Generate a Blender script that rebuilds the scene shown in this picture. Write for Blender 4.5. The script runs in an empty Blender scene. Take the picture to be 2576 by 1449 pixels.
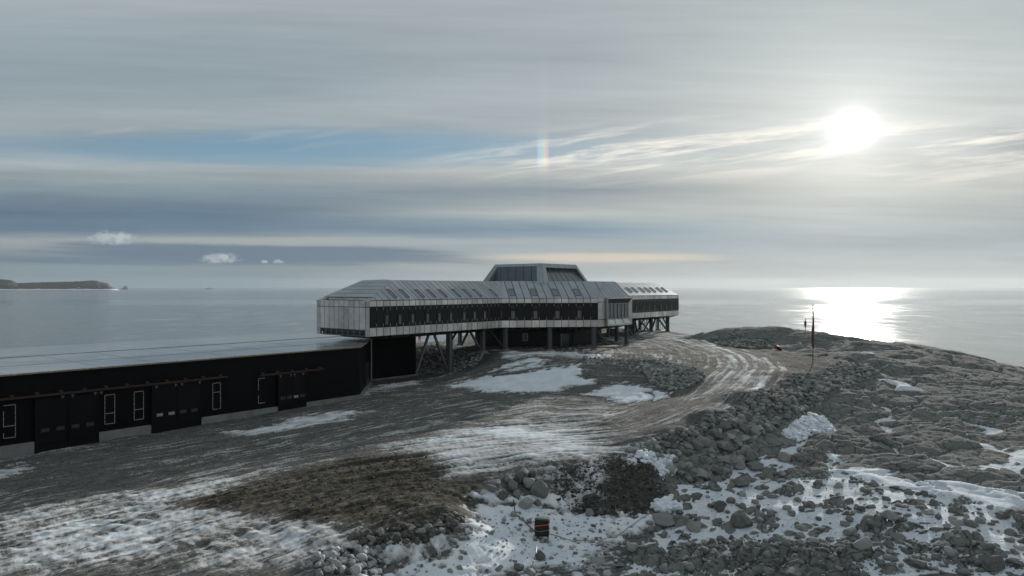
import bpy, bmesh, math, random
import numpy as np
from mathutils import Vector, Matrix
random.seed(7)
rng = np.random.default_rng(11)
sc = bpy.context.scene
COL = sc.collection
ZC = 13.1            # camera height above the yard
SEA = -14.0
F, CX, CY = 1786.0, 1288.0, 723.5   # pinhole constants measured on the photograph
R = math.radians

# ------------------------------------------------------------------ helpers
def srgb(r, g, b):
    def f(c):
        c /= 255.0
        return c/12.92 if c <= .04045 else ((c+.055)/1.055)**2.4
    return (f(r), f(g), f(b))

def gpz(px, py, z):
    Y = (ZC-z)*F/(py-CY)
    return ((px-CX)/F*Y, Y, z)

def tag(o, label=None, cat=None, group=None, kind=None):
    if label: o['label'] = label
    if cat: o['category'] = cat
    if group: o['group'] = group
    if kind: o['kind'] = kind
    return o

def empty(name, loc=(0, 0, 0), rz=0.0, parent=None):
    o = bpy.data.objects.new(name, None)
    o.location = loc; o.rotation_euler = (0, 0, rz)
    o.empty_display_size = .3
    COL.objects.link(o)
    if parent: o.parent = parent
    return o

def link(name, me, mats, parent=None, loc=None):
    o = bpy.data.objects.new(name, me)
    if not isinstance(mats, (list, tuple)): mats = [mats]
    if not me.materials:
        for m in mats: me.materials.append(m)
    COL.objects.link(o)
    if parent: o.parent = parent
    if loc is not None: o.location = loc
    return o

class MB:
    """collects faces; builds ONE mesh object"""
    def __init__(s):
        s.v, s.f, s.m, s.a = [], [], [], []
    def add(s, vs, fs, m=0, a=None):
        b = len(s.v)
        s.v += [tuple(p) for p in vs]
        if a is None: a = random.random()
        for f in fs:
            s.f.append([i+b for i in f]); s.m.append(m); s.a.append(a)
    def box(s, c, size, rz=0.0, m=0, taper=1.0):
        hx, hy, hz = [q/2 for q in size]
        vs = []
        for z, k in ((-hz, 1), (hz, taper)):
            for x, y in ((-hx, -hy), (hx, -hy), (hx, hy), (-hx, hy)):
                x *= k; y *= k
                vs.append((c[0]+x*math.cos(rz)-y*math.sin(rz), c[1]+x*math.sin(rz)+y*math.cos(rz), c[2]+z))
        s.add(vs, [(3, 2, 1, 0), (4, 5, 6, 7), (0, 1, 5, 4), (1, 2, 6, 5), (2, 3, 7, 6), (3, 0, 4, 7)], m)
    def prism(s, poly, z0, z1, m=0):
        n = len(poly)
        vs = [(x, y, z0) for x, y in poly]+[(x, y, z1) for x, y in poly]
        fs = [tuple(range(n-1, -1, -1)), tuple(range(n, 2*n))]
        fs += [(i, (i+1) % n, n+(i+1) % n, n+i) for i in range(n)]
        s.add(vs, fs, m)
    def tube(s, p, q, r, n=8, m=0, r2=None):
        p, q = Vector(p), Vector(q)
        r2 = r if r2 is None else r2
        ax = (q-p).normalized()
        u = ax.orthogonal().normalized(); w = ax.cross(u)
        vs = []
        for c, rr in ((p, r), (q, r2)):
            for k in range(n):
                t = 2*math.pi*k/n
                vs.append(c+u*math.cos(t)*rr+w*math.sin(t)*rr)
        s.add(vs, [tuple(range(n-1, -1, -1)), tuple(range(n, 2*n))]+[(k, (k+1) % n, n+(k+1) % n, n+k) for k in range(n)], m)
    def bar(s, p, q, w, h, m=0):
        """rectangular bar between two points"""
        p, q = Vector(p), Vector(q)
        ax = (q-p).normalized()
        side = ax.cross(Vector((0, 0, 1)))
        if side.length < 1e-4: side = Vector((1, 0, 0))
        side.normalize(); up = side.cross(ax)
        vs = []
        for c in (p, q):
            for a, b in ((-1, -1), (1, -1), (1, 1), (-1, 1)):
                vs.append(c+side*a*w/2+up*b*h/2)
        s.add(vs, [(3, 2, 1, 0), (4, 5, 6, 7), (0, 1, 5, 4), (1, 2, 6, 5), (2, 3, 7, 6), (3, 0, 4, 7)], m)
    def path(s, pts, r, n=6, m=0):
        pts = [Vector(p) for p in pts]
        rings = []
        b = len(s.v)
        for i, p in enumerate(pts):
            ax = (pts[min(i+1, len(pts)-1)]-pts[max(i-1, 0)]).normalized()
            u = ax.cross(Vector((0, 0, 1)))
            if u.length < 1e-3: u = Vector((1, 0, 0))
            u.normalize(); w = u.cross(ax)
            for k in range(n):
                t = 2*math.pi*k/n
                s.v.append(tuple(p+u*math.cos(t)*r+w*math.sin(t)*r))
        for i in range(len(pts)-1):
            for k in range(n):
                s.f.append([b+i*n+k, b+i*n+(k+1) % n, b+(i+1)*n+(k+1) % n, b+(i+1)*n+k]); s.m.append(m); s.a.append(.5)
    def build(s, name, mats, parent=None, smooth=False, loc=None):
        me = bpy.data.meshes.new(name)
        me.from_pydata(s.v, [], s.f)
        if not isinstance(mats, (list, tuple)): mats = [mats]
        for m in mats: me.materials.append(m)
        me.polygons.foreach_set('material_index', s.m)
        at = me.attributes.new('var', 'FLOAT', 'FACE')
        at.data.foreach_set('value', np.array(s.a, dtype=np.float32))
        if smooth: me.polygons.foreach_set('use_smooth', [True]*len(s.f))
        me.update()
        return link(name, me, mats, parent, loc)

def clip(poly, ax, lim, keep_less):
    out = []
    n = len(poly)
    for i in range(n):
        a, b = poly[i], poly[(i+1) % n]
        da = (lim-a[ax]) if keep_less else (a[ax]-lim)
        db = (lim-b[ax]) if keep_less else (b[ax]-lim)
        if da >= 0: out.append(a)
        if da*db < 0:
            t = da/(da-db)
            out.append((a[0]+(b[0]-a[0])*t, a[1]+(b[1]-a[1])*t))
    return out

def panelize(mb, O, U, V, poly, us, vs=None, gap=.07, thick=.06, m=0, off=0.0):
    """clad the planar polygon (given in the U,V frame at O) with proud slabs cut at the seams"""
    O, U, V = Vector(O), Vector(U), Vector(V)
    N = U.cross(V).normalized()
    lo = min(p[0] for p in poly)-1; hi = max(p[0] for p in poly)+1
    ue = [lo]+sorted(us)+[hi]
    ve = [min(p[1] for p in poly)-1]+sorted(vs or [])+[max(p[1] for p in poly)+1]
    g = gap/2
    for i in range(len(ue)-1):
        for j in range(len(ve)-1):
            p = clip(poly, 0, ue[i]+g, False)
            if len(p) >= 3: p = clip(p, 0, ue[i+1]-g, True)
            if len(p) >= 3: p = clip(p, 1, ve[j]+g, False)
            if len(p) >= 3: p = clip(p, 1, ve[j+1]-g, True)
            if len(p) < 3: continue
            ar = abs(sum(p[k][0]*p[(k+1) % len(p)][1]-p[(k+1) % len(p)][0]*p[k][1] for k in range(len(p))))
            if ar < .02: continue
            n = len(p)
            lowr = [O+U*q[0]+V*q[1]+N*off for q in p]
            top = [w+N*thick for w in lowr]
            fs = [tuple(range(n, 2*n))]+[(k, (k+1) % n, n+(k+1) % n, n+k) for k in range(n)]
            mb.add(lowr+top, fs, m)

# ------------------------------------------------------------------ node helper
class NT:
    def __init__(s, tree):
        s.t = tree; s.n = tree.nodes; s.l = tree.links
    def node(s, ty, **kw):
        nd = s.n.new(ty)
        for k, v in kw.items(): setattr(nd, k, v)
        return nd
    def put(s, sock, v):
        if hasattr(v, 'is_output'): s.l.new(v, sock)
        elif v is not None:
            try: sock.default_value = v
            except Exception: sock.default_value = (*v, 1.0) if len(v) == 3 else v
    def math(s, op, a, b=None, c=None, clamp=False):
        nd = s.node('ShaderNodeMath', operation=op); nd.use_clamp = clamp
        s.put(nd.inputs[0], a)
        if b is not None: s.put(nd.inputs[1], b)
        if c is not None: s.put(nd.inputs[2], c)
        return nd.outputs[0]
    def add(s, a, b): return s.math('ADD', a, b)
    def sub(s, a, b): return s.math('SUBTRACT', a, b)
    def mul(s, a, b): return s.math('MULTIPLY', a, b)
    def sstep(s, x, a, b, lo=0.0, hi=1.0):
        nd = s.node('ShaderNodeMapRange'); nd.interpolation_type = 'SMOOTHSTEP'
        s.put(nd.inputs['Value'], x)
        nd.inputs['From Min'].default_value = a; nd.inputs['From Max'].default_value = b
        nd.inputs['To Min'].default_value = lo; nd.inputs['To Max'].default_value = hi
        return nd.outputs['Result']
    def lin(s, x, a, b, lo=0.0, hi=1.0):
        nd = s.node('ShaderNodeMapRange')
        s.put(nd.inputs['Value'], x)
        nd.inputs['From Min'].default_value = a; nd.inputs['From Max'].default_value = b
        nd.inputs['To Min'].default_value = lo; nd.inputs['To Max'].default_value = hi
        return nd.outputs['Result']
    def mix(s, f, a, b, mode='MIX'):
        nd = s.node('ShaderNodeMix', data_type='RGBA', blend_type=mode)
        nd.clamp_factor = True
        s.put(nd.inputs['Factor'], f) if not hasattr(f, 'is_output') else s.l.new(f, nd.inputs[0])
        if not hasattr(f, 'is_output'): nd.inputs[0].default_value = f
        for idx, v in ((6, a), (7, b)):
            if hasattr(v, 'is_output'): s.l.new(v, nd.inputs[idx])
            else: nd.inputs[idx].default_value = (*v[:3], 1.0)
        return nd.outputs[2]
    def xyz(s, x, y, z=0.0):
        nd = s.node('ShaderNodeCombineXYZ')
        s.put(nd.inputs[0], x); s.put(nd.inputs[1], y); s.put(nd.inputs[2], z)
        return nd.outputs[0]
    def sep(s, v):
        nd = s.node('ShaderNodeSeparateXYZ'); s.l.new(v, nd.inputs[0]); return nd.outputs
    def vmul(s, v, k):
        nd = s.node('ShaderNodeVectorMath', operation='MULTIPLY')
        s.l.new(v, nd.inputs[0]); nd.inputs[1].default_value = k if isinstance(k, (tuple, list)) else (k, k, k)
        return nd.outputs[0]
    def noise(s, vec, scale=1.0, detail=4.0, rough=.55, dist=0.0):
        nd = s.node('ShaderNodeTexNoise')
        if vec is not None: s.l.new(vec, nd.inputs['Vector'])
        nd.inputs['Scale'].default_value = scale; nd.inputs['Detail'].default_value = detail
        nd.inputs['Roughness'].default_value = rough; nd.inputs['Distortion'].default_value = dist
        return nd.outputs['Fac']
    def attr(s, name):
        nd = s.node('ShaderNodeAttribute'); nd.attribute_name = name
        return nd.outputs['Fac']
    def ramp(s, f, stops, interp='B_SPLINE'):
        nd = s.node('ShaderNodeValToRGB'); cr = nd.color_ramp; cr.interpolation = interp
        stops = sorted(stops, key=lambda q: q[0])
        while len(cr.elements) < len(stops): cr.elements.new(.5)
        for e, (p, c) in zip(cr.elements, stops):
            e.position = p; e.color = (*c[:3], 1.0)
        s.l.new(f, nd.inputs[0]); return nd.outputs[0]

def new_mat(name):
    m = bpy.data.materials.new(name); m.use_nodes = True
    nt = NT(m.node_tree)
    b = m.node_tree.nodes['Principled BSDF']
    return m, nt, b

def bump(nt, b, h, strength=.5, dist=.05):
    nd = nt.node('ShaderNodeBump'); nd.inputs['Strength'].default_value = strength; nd.inputs['Distance'].default_value = dist
    nt.l.new(h, nd.inputs['Height']); nt.l.new(nd.outputs[0], b.inputs['Normal'])

def pos(nt):
    return nt.node('ShaderNodeNewGeometry').outputs['Position']
def objco(nt):
    return nt.node('ShaderNodeTexCoord').outputs['Object']

def simple(name, col, rough=.6, metal=0.0, var=.15, scale=3.0, spec=.5, facevar=0.0, bumpd=0.0, stretch=(1, 1, 1), rvar=.0):
    m, nt, b = new_mat(name)
    v = nt.vmul(objco(nt), stretch)
    n = nt.noise(v, scale, 5, .6)
    f = nt.lin(n, .25, .75, 1-var, 1+var)
    if facevar:
        f = nt.mul(f, nt.lin(nt.attr('var'), 0, 1, 1-facevar, 1+facevar))
    c = nt.node('ShaderNodeVectorMath', operation='SCALE'); c.inputs[0].default_value = col
    nt.l.new(f, c.inputs['Scale']); nt.l.new(c.outputs[0], b.inputs['Base Color'])
    b.inputs['Metallic'].default_value = metal
    b.inputs['Specular IOR Level'].default_value = spec
    if rvar: nt.l.new(nt.lin(nt.noise(v, scale*.7, 3), .3, .7, rough-rvar, rough+rvar), b.inputs['Roughness'])
    else: b.inputs['Roughness'].default_value = rough
    if bumpd: bump(nt, b, n, .6, bumpd)
    return m

# ------------------------------------------------------------------ materials
M = {}
M['alu'] = simple('aluminium_cladding', (.55, .545, .53), .38, .85, .26, .7, facevar=.20, rvar=.14, bumpd=.02)
M['alu_roof'] = simple('roof_cladding', (.30, .335, .37), .50, .45, .12, .7, facevar=.10, rvar=.06, bumpd=.006)
M['dark_clad'] = simple('dark_cladding', (.011, .012, .014), .45, 0, .2, 1.0, .22, facevar=.2)
M['core'] = simple('dark_core_metal', (.03, .032, .035), .6, 0, .1)  # dark metal backing behind the panel gaps, also frames and brackets
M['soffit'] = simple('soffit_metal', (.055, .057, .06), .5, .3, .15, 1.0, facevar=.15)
M['steel'] = simple('painted_steel', (.10, .112, .12), .5, .2, .2, 2.0)
M['glass'] = simple('window_glass', (.06, .075, .09), .05, 0, .1, 1.0, .9)
M['frame_grey'] = simple('frame_grey', (.30, .31, .32), .5, .5, .1)
M['pale_panel'] = simple('translucent_panel', (.62, .60, .54), .5, 0, .1, 2, facevar=.2)
M['black_wall'] = simple('black_cladding', (.0045, .005, .006), .55, 0, .25, .8, .10)
M['black_door'] = simple('black_door', (.0038, .0044, .0052), .5, 0, .3, .8, .16)
M['concrete'] = simple('plinth_concrete', (.19, .198, .203), .85, 0, .22, 1.5, .3, facevar=.12)
M['wood_trim'] = simple('timber_edge', (.23, .19, .13), .7, 0, .25, 2.0, .3)
M['red_steel'] = simple('red_rail', (.032, .012, .011), .55, 0, .25, 3)
M['white'] = simple('white_tape_lit_pane', (.30, .295, .285), .6, 0, .35, 6, .3)
M['orange'] = simple('orange_suit', (.62, .10, .03), .7, 0, .15)
M['skin'] = simple('skin', (.45, .27, .2), .6)
M['black'] = simple('black_plastic', (.012, .013, .014), .45, 0, .2)
M['tarp'] = simple('wrapped_tarp', (.010, .014, .011), .38, 0, .4, 6, .4, bumpd=.03)
M['green_lid'] = simple('green_cover', (.10, .13, .10), .5, 0, .2, 6)
M['strap'] = simple('orange_strap', (.55, .10, .05), .6, 0, .2)
M['cord'] = simple('tan_cord', (.28, .18, .11), .7, 0, .2)
M['flag'] = simple('red_flag', (.15, .045, .04), .8, 0, .35, 6)
M['redbag'] = simple('red_bag', (.22, .015, .012), .6, 0, .4, 4)
M['wood'] = simple('weathered_boards', (.30, .29, .27), .8, 0, .25, 3)

# roof membrane of the shed: wet, glossy, streaky
m, nt, b = new_mat('wet_roof_membrane')
p = objco(nt)
n1 = nt.noise(nt.vmul(p, (.25, 1.2, 1)), .6, 5, .6)
n2 = nt.noise(nt.vmul(p, (3.0, .25, 1)), .8, 4, .6)
nt.l.new(nt.mix(nt.sstep(n1, .35, .7), (.19, .205, .225), (.30, .315, .33)), b.inputs['Base Color'])
nt.l.new(nt.add(nt.lin(n1, .3, .7, .09, .24), nt.lin(n2, .3, .7, -.05, .05)), b.inputs['Roughness'])
b.inputs['Specular IOR Level'].default_value = .75
bump(nt, b, nt.noise(p, .35, 3), .15, .03)
M['roof_wet'] = m

# boulder rock
def rock_mat(name, tone, use_attr=False):
    m, nt, b = new_mat(name)
    p = objco(nt)
    oi = nt.node('ShaderNodeObjectInfo').outputs['Random'] if not use_attr else nt.attr('var')
    base = nt.ramp(oi, [(0, tuple(c*.5 for c in tone)), (.5, tone), (1, tuple(c*1.9 for c in tone))], 'LINEAR')
    n = nt.noise(p, 5, 6, .65)
    n3 = nt.noise(p, 26, 3, .6)
    col = nt.mix(nt.sstep(n, .3, .75, 0, .45), base, (tone[0]*1.7, tone[1]*1.6, tone[2]*1.45))
    col = nt.mix(nt.sstep(n3, .45, .75, 0, .4), col, (tone[0]*.45, tone[1]*.45, tone[2]*.47))
    nt.l.new(col, b.inputs['Base Color'])
    b.inputs['Roughness'].default_value = .95; b.inputs['Specular IOR Level'].default_value = .12
    bump(nt, b, nt.add(n, nt.mul(n3, .3)), .7, .05)
    return m
M['rock'] = rock_mat('boulder_rock', (.172, .178, .178))
M['rock_stuff'] = rock_mat('loose_stone_rock', (.172, .178, .178), True)
M['snow'] = simple('snow_lumps', (.66, .70, .76), .75, 0, .14, 4, .3, bumpd=.05)
M['dirty_snow'] = simple('dirty_snow_lumps', (.30, .315, .325), .8, 0, .4, 5, .3, facevar=.45, bumpd=.05)

# ------------------------------------------------------------------ numpy noise
def h2(xi, yi, seed):
    h = (xi.astype(np.int64)*374761393+yi.astype(np.int64)*668265263+seed*974711) & 0xffffffff
    h = ((h ^ (h >> 13))*1274126177) & 0xffffffff
    h = ((h ^ (h >> 16))*2246822519) & 0xffffffff
    return ((h ^ (h >> 15)) & 0xffffff)/float(0xffffff)
def vn(x, y, seed=0):
    xi = np.floor(x); yi = np.floor(y); fx = x-xi; fy = y-yi
    fx = fx*fx*fx*(fx*(fx*6-15)+10); fy = fy*fy*fy*(fy*(fy*6-15)+10)
    a = h2(xi, yi, seed); b = h2(xi+1, yi, seed); c = h2(xi, yi+1, seed); d = h2(xi+1, yi+1, seed)
    return (a*(1-fx)+b*fx)*(1-fy)+(c*(1-fx)+d*fx)*fy
def fbm(x, y, o=4, seed=0, g=.5):
    s = 0; a = 1; t = 0
    for i in range(o):
        ca, sa = math.cos(.6*i), math.sin(.6*i)
        k = 2.03**i
        s = s+a*vn((x*ca-y*sa)*k+17.3*i, (x*sa+y*ca)*k-9.1*i, seed+i); t += a; a *= g
    return s/t
def worley(x, y, seed=0, jit=.9):
    xi = np.floor(x); yi = np.floor(y)
    f1 = np.full(x.shape, 9.0); f2 = np.full(x.shape, 9.0); idv = np.zeros(x.shape); tl_ = np.zeros(x.shape)
    for i in (-1, 0, 1):
        for j in (-1, 0, 1):
            cx_, cy_ = xi+i, yi+j
            px = cx_+.5+jit*(h2(cx_, cy_, seed)-.5); py = cy_+.5+jit*(h2(cx_, cy_, seed+7)-.5)
            d = np.hypot(px-x, py-y)
            new = d < f1
            f2 = np.where(new, f1, np.minimum(f2, d))
            idv = np.where(new, h2(cx_, cy_, seed+13), idv)
            t_ = (h2(cx_, cy_, seed+17)-.5)*2.4+.9
            tl_ = np.where(new, (x-px)*np.cos(t_)+(y-py)*np.sin(t_), tl_)
            f1 = np.where(new, d, f1)
    return f2-f1, idv, tl_
def ss(x, a, b):
    t = np.clip((x-a)/(b-a), 0, 1); return t*t*(3-2*t)

# ------------------------------------------------------------------ base terrain (control points: px, py on the photo at height z)
CP = [(0,1155,-.55),(250,1115,-.4),(500,1075,-.3),(700,1045,-.1),(905,1003,0),(1047,950,.15),
 (0,1449,-.6),(300,1449,-.6),(600,1449,-.6),(700,1400,-.6),(300,1250,-.5),(600,1200,-.4),(900,1100,-.2),(1000,1200,-.2),(900,1290,-.3),
 (1150,1050,0),(1300,1000,.15),(1130,945,.5),(1080,930,.6),(1300,1100,.05),(1450,1080,.2),(1200,1170,-.1),(1400,1040,.15),(1500,1030,.3),(1560,1020,.4),
 (1500,1120,.2),(1600,1075,.9),(1700,1040,1.6),(1800,990,2.4),(1870,940,3.0),(1900,920,3.2),(1860,890,3.3),(1780,865,3.3),(1700,850,3.3),(1650,843,3.3),
 (1250,975,.5),(1400,985,.4),(1500,985,.5),(1620,1005,.9),(1680,1000,1.2),
 (1200,889,3.1),(1260,888,3.15),(1350,893,3.1),(1450,905,3.05),(1550,908,3.05),(1650,915,3.1),(1750,940,2.9),(1790,955,2.7),
 (1215,886,3.25),(1272,882,3.3),(1383,881,3.3),(1494,880,3.3),(1576,869,3.3),(1680,834,3.3),(1600,880,3.3),(1700,880,3.3),(1157,868,3.3),(1300,860,3.3),(1450,850,3.3),(1056,862,3.3),
 (1080,892,2.6),(1130,905,2.0),
 (2045,910,3.2),(1950,880,3.3),(2100,915,3.1),(2000,940,3.15),(1900,985,2.8),(1800,1035,2.1),(1700,1085,1.2),(1620,1115,.7),(1560,1135,.25),
 (1700,1190,-1.2),(1850,1150,-.9),(1950,1090,-.1),(2050,1040,.6),(2150,970,1.6),(2230,935,2.2),
 (2000,1150,-.9),(2300,1000,1.1),(2300,1150,-.7),(2576,1100,-.3),(2576,1000,.6),(2576,945,1.0),(2400,930,1.8),(2150,900,3.2),(2250,905,2.7),
 (1790,832,5.0),(1840,825,5.6),(1900,821,5.9),(1980,825,5.8),(2100,839,5.0),(2200,853,4.2),(2350,873,3.1),(2450,894,2.2),(2576,922,1.0),(1800,861,3.4),(1880,868,3.45),(1960,879,3.4),(2050,886,3.5),
 (1364,1358,-2.7),(1300,1449,-2.9),(1000,1449,-2.1),(830,1449,-.9),(1290,1275,-1.5),(1250,1320,-2.0),(1600,1350,-2.8),(1600,1449,-3.2),(2000,1449,-3.0),(2576,1449,-2.7),
 (2300,1300,-1.8),(2000,1300,-2.3),(2576,1250,-1.4),(1720,1290,-2.4),
 (1480,1165,0),(1620,1155,.2),(1400,1175,-.1),(1450,1295,-2.3),(1650,1290,-2.4),(1230,1200,-.3),(1340,1185,-.2),
 (1150,1285,-.5),(1000,1340,-.6),(880,1375,-.6),(1100,1390,-1.7),(1000,1420,-1.7)]
PT = [gpz(*c) for c in CP]
# places the photo does not show: shore, back of the building, and beyond the frame
PT += [(42,146,3.2),(52,146,3.4),(62,143,2.6),(75,140,1.0),(88,136,-1.0),(48,160,.5),(65,160,-2),(85,155,-5)]
PT += [(-60,35,-.6),(-75,60,-1),(-30,24,-.6),(0,24,-2.8),(20,24,-3.2),(45,30,-2.8),(60,50,-1.5),(80,75,-1.5),
       (-22,118,3.2),(-10,150,3.0),(5,165,3.0),(25,175,2.6),(40,178,0.0),(-40,95,.2),(-55,85,-1.5),(-42,120,-1.5),(-25,150,-3),
       (-75,95,-9),(-65,130,-15),(-40,175,-17),(0,205,-8),(30,215,-9),(50,200,-8),(-110,160,-18),(-95,250,-19),(-150,300,-19),(-227,315,-19),(-160,394,-19),(-60,280,-19),(-20,320,-17),
       (70,190,-12),(85,160,-9),(95,140,-8),(105,110,-8),(95,90,-5),(120,80,-9),(60,260,-18),(120,200,-18),(140,130,-17),(0,400,-20),(150,350,-20),(-300,420,-17),(-120,470,-19),(-300,200,-19),(-200,120,-17),(-120,70,-7),(300,300,-20),(250,100,-20)]
PT = np.array(PT)
def rbf_fit(P, c=1.2):
    d = np.sqrt(((P[:, None, :2]-P[None, :, :2])**2).sum(-1)+c*c)
    n = len(P)
    A = np.zeros((n+3, n+3)); A[:n, :n] = -d+np.eye(n)*-.25*0
    Q = np.c_[np.ones(n), P[:, 0]/100, P[:, 1]/100]
    A[:n, n:] = Q; A[n:, :n] = Q.T
    A[:n, :n] += np.eye(n)*.15
    w = np.linalg.solve(A, np.r_[P[:, 2], 0, 0, 0])
    return w
RW = rbf_fit(PT)
def base(x, y):
    x = np.asarray(x, float); y = np.asarray(y, float)
    sh = x.shape; x = x.ravel(); y = y.ravel()
    out = RW[-3]+RW[-2]*x/100+RW[-1]*y/100
    for i in range(len(PT)):
        out = out-RW[i]*np.sqrt((x-PT[i, 0])**2+(y-PT[i, 1])**2+1.44)
    return out.reshape(sh)
_YS = np.exp(np.linspace(math.log(26), math.log(420), 1500))
def gp(px, py, fn=None):
    """where the sight line through a photo point meets the ground"""
    k = (px-CX)/F; v = (py-CY)/F
    g = (fn or base)(k*_YS, _YS)-(ZC-v*_YS)
    i = np.argmax(g > 0)
    if not (g > 0).any(): i = len(_YS)-1
    y = _YS[i]
    return (k*y, y, float(ZC-v*y))
def poly_w(pts):
    return np.array([gp(*p)[:2] for p in pts])
def sdf(x, y, P):
    """signed distance to polygon, negative inside"""
    d = np.full(x.shape, 1e9); s = np.ones(x.shape)
    n = len(P)
    for i in range(n):
        a, b = P[i], P[(i-1) % n]
        ex, ey = b[0]-a[0], b[1]-a[1]
        wx, wy = x-a[0], y-a[1]
        t = np.clip((wx*ex+wy*ey)/(ex*ex+ey*ey+1e-9), 0, 1)
        d = np.minimum(d, (wx-ex*t)**2+(wy-ey*t)**2)
        c1 = y >= a[1]; c2 = y < b[1]; c3 = ex*wy > ey*wx
        flip = (c1 & c2 & c3) | (~c1 & ~c2 & ~c3)
        s = np.where(flip, -s, s)
    return s*np.sqrt(d)
def sdf_big(x, y, P, pad=25.0):
    out = np.full(x.shape, pad)
    m = (x > P[:, 0].min()-pad) & (x < P[:, 0].max()+pad) & (y > P[:, 1].min()-pad) & (y < P[:, 1].max()+pad)
    if m.any(): out[m] = sdf(x[m], y[m], P)
    return out
def pathco(x, y, P):
    """distance to and arc length along a polyline"""
    best = np.full(x.shape, 1e9); w = np.zeros(x.shape); s = np.zeros(x.shape)
    acc = 0
    for i in range(len(P)-1):
        a, b = P[i], P[i+1]
        e = b-a; L = math.hypot(*e)
        wx, wy = x-a[0], y-a[1]
        t = np.clip((wx*e[0]+wy*e[1])/(L*L), 0, 1)
        d = (wx-e[0]*t)**2+(wy-e[1]*t)**2
        cr = (e[0]*wy-e[1]*wx)/L
        k = d < best
        best = np.where(k, d, best)
        w = np.where(k, np.sign(cr)*np.sqrt(d), w); s = np.where(k, acc+t*L, s)
        acc += L
    return w, s
def smooth_path(pts, n=8):
    P = [np.array(p) for p in pts]; out = []
    for i in range(len(P)-1):
        p0, p1, p2, p3 = P[max(i-1, 0)], P[i], P[i+1], P[min(i+2, len(P)-1)]
        for k in range(n):
            t = k/n
            out.append(.5*((2*p1)+(p2-p0)*t+(2*p0-5*p1+4*p2-p3)*t*t+(3*p1-p0-3*p2+p3)*t**3))
    out.append(P[-1]); return np.array(out)

ROAD = smooth_path([gp(*p)[:2] for p in [(-200,1420),(300,1300),(800,1180),(1200,1125),(1450,1105),(1600,1085),(1720,1045),(1810,995),(1870,950),(1893,918),(1850,886),(1770,863),(1690,849),(1640,842)]], 5)
YARDPATH = smooth_path([gp(*p)[:2] for p in [(-150,1260),(300,1180),(700,1110),(1000,1050),(1250,1010),(1400,1000),(1560,1010)]], 4)
PG = {k: poly_w(v) for k, v in {
 'brown': [(470,1262),(600,1225),(760,1185),(900,1155),(1050,1140),(1085,1180),(1090,1205),(1205,1212),(1190,1255),(1130,1295),(1000,1335),(900,1330),(800,1308),(640,1285)],
 'fgsnow': [(-60,1300),(200,1262),(480,1212),(660,1185),(560,1230),(480,1262),(640,1288),(800,1312),(900,1345),(840,1449),(-60,1449)],
 'mid': [(960,1120),(1150,1085),(1330,1062),(1480,1100),(1560,1125),(1640,1140),(1560,1160),(1420,1172),(1300,1180),(1270,1195),(1090,1192),(1070,1140)],
 'midlit': [(1240,1050),(1300,1010),(1440,1000),(1560,1015),(1600,1035),(1500,1075),(1440,1100),(1200,1090)],
 'bowlA': [(1135,972),(1180,960),(1270,950),(1330,937),(1400,926),(1448,920),(1452,935),(1462,950),(1484,966),(1440,975),(1340,987),(1262,986),(1212,976)],
 'bowlA2': [(1140,974),(1212,958),(1250,952),(1262,985),(1205,980)],
 'bowlB': [(1478,992),(1540,968),(1590,976),(1640,990),(1684,990),(1664,1006),(1600,1016),(1556,1010)],
 'bowlC': [(1262,918),(1340,902),(1376,903),(1345,922),(1292,930),(1235,938)],
 'bowlD': [(1240,895),(1290,884),(1400,886),(1520,893),(1560,900),(1480,902),(1350,896),(1292,905)],
 'wallE': [(912,992),(960,972),(1045,958),(1060,968),(985,978)],
 'stripF': [(560,1088),(690,1068),(780,1046),(898,1036),(880,1056),(760,1078),(640,1096)],
 'stripG': [(-60,1200),(70,1162),(75,1175),(-60,1225)],
 'gully': [(1225,1235),(1300,1262),(1385,1248),(1400,1290),(1440,1310),(1640,1300),(1700,1310),(1580,1350),(1520,1395),(1430,1449),(900,1449),(985,1420),(1075,1390),(1190,1335)],
 'shoreH': [(1925,1080),(1960,1075),(2060,1105),(2140,1150),(2300,1192),(2576,1222),(2600,1300),(2420,1262),(2300,1232),(2100,1188),(1950,1180),(1880,1172),(1790,1215),(1900,1135)],
 'shoreI': [(2225,955),(2290,968),(2320,982),(2260,978)],
 'shoreJ': [(2165,893),(2200,893),(2195,902),(2170,902)],
 'heapK': [(1960,1100),(2000,1060),(2060,1040),(2110,1075),(2060,1095),(2010,1115)],
 'bermL': [(1610,1135),(1700,1148),(1715,1190),(1660,1205),(1640,1180),(1560,1165)],
 'moundsnow': [(1385,1178),(1500,1163),(1545,1310),(1460,1305),(1395,1272)],
 'padright': [(1800,862),(1900,872),(2010,893),(2130,905),(2100,920),(1990,950),(1925,975),(1935,925),(1900,895)],
 'padleft': [(1560,903),(1700,905),(1790,935),(1835,900),(1800,882),(1700,868),(1580,884)],
 'mound': [(1390,1180),(1500,1160),(1600,1140),(1660,1190),(1710,1290),(1620,1300),(1480,1300),(1400,1270)],
 'rock': [(1690,1185),(1850,1145),(1950,1085),(2050,1035),(2150,965),(2195,930),(2130,905),(2010,893),(1960,872),(1850,862),(1790,846),(1776,828),(1900,806),(2200,830),(2600,880),(2750,960),(2750,1449),(1560,1449),(1660,1300)],
 'crag': [(1960,880),(1800,850),(1785,830),(1900,806),(2200,830),(2600,880),(2700,960),(2400,960),(2250,940),(2150,905),(2010,893)],
 'boulders': [(1640,1290),(1760,1215),(1900,1190),(2100,1200),(2350,1250),(2650,1310),(2650,1449),(1500,1449)],
 'rubbleslope': [(1048,930),(1050,872),(1090,868),(1140,880),(1250,886),(1240,910),(1180,930),(1120,935)],
}.items()}
PG['rock'] = np.vstack([PG['rock'][:11], [(75,185),(110,150),(135,110)], PG['rock'][15:]]) if False else PG['rock']
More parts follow.
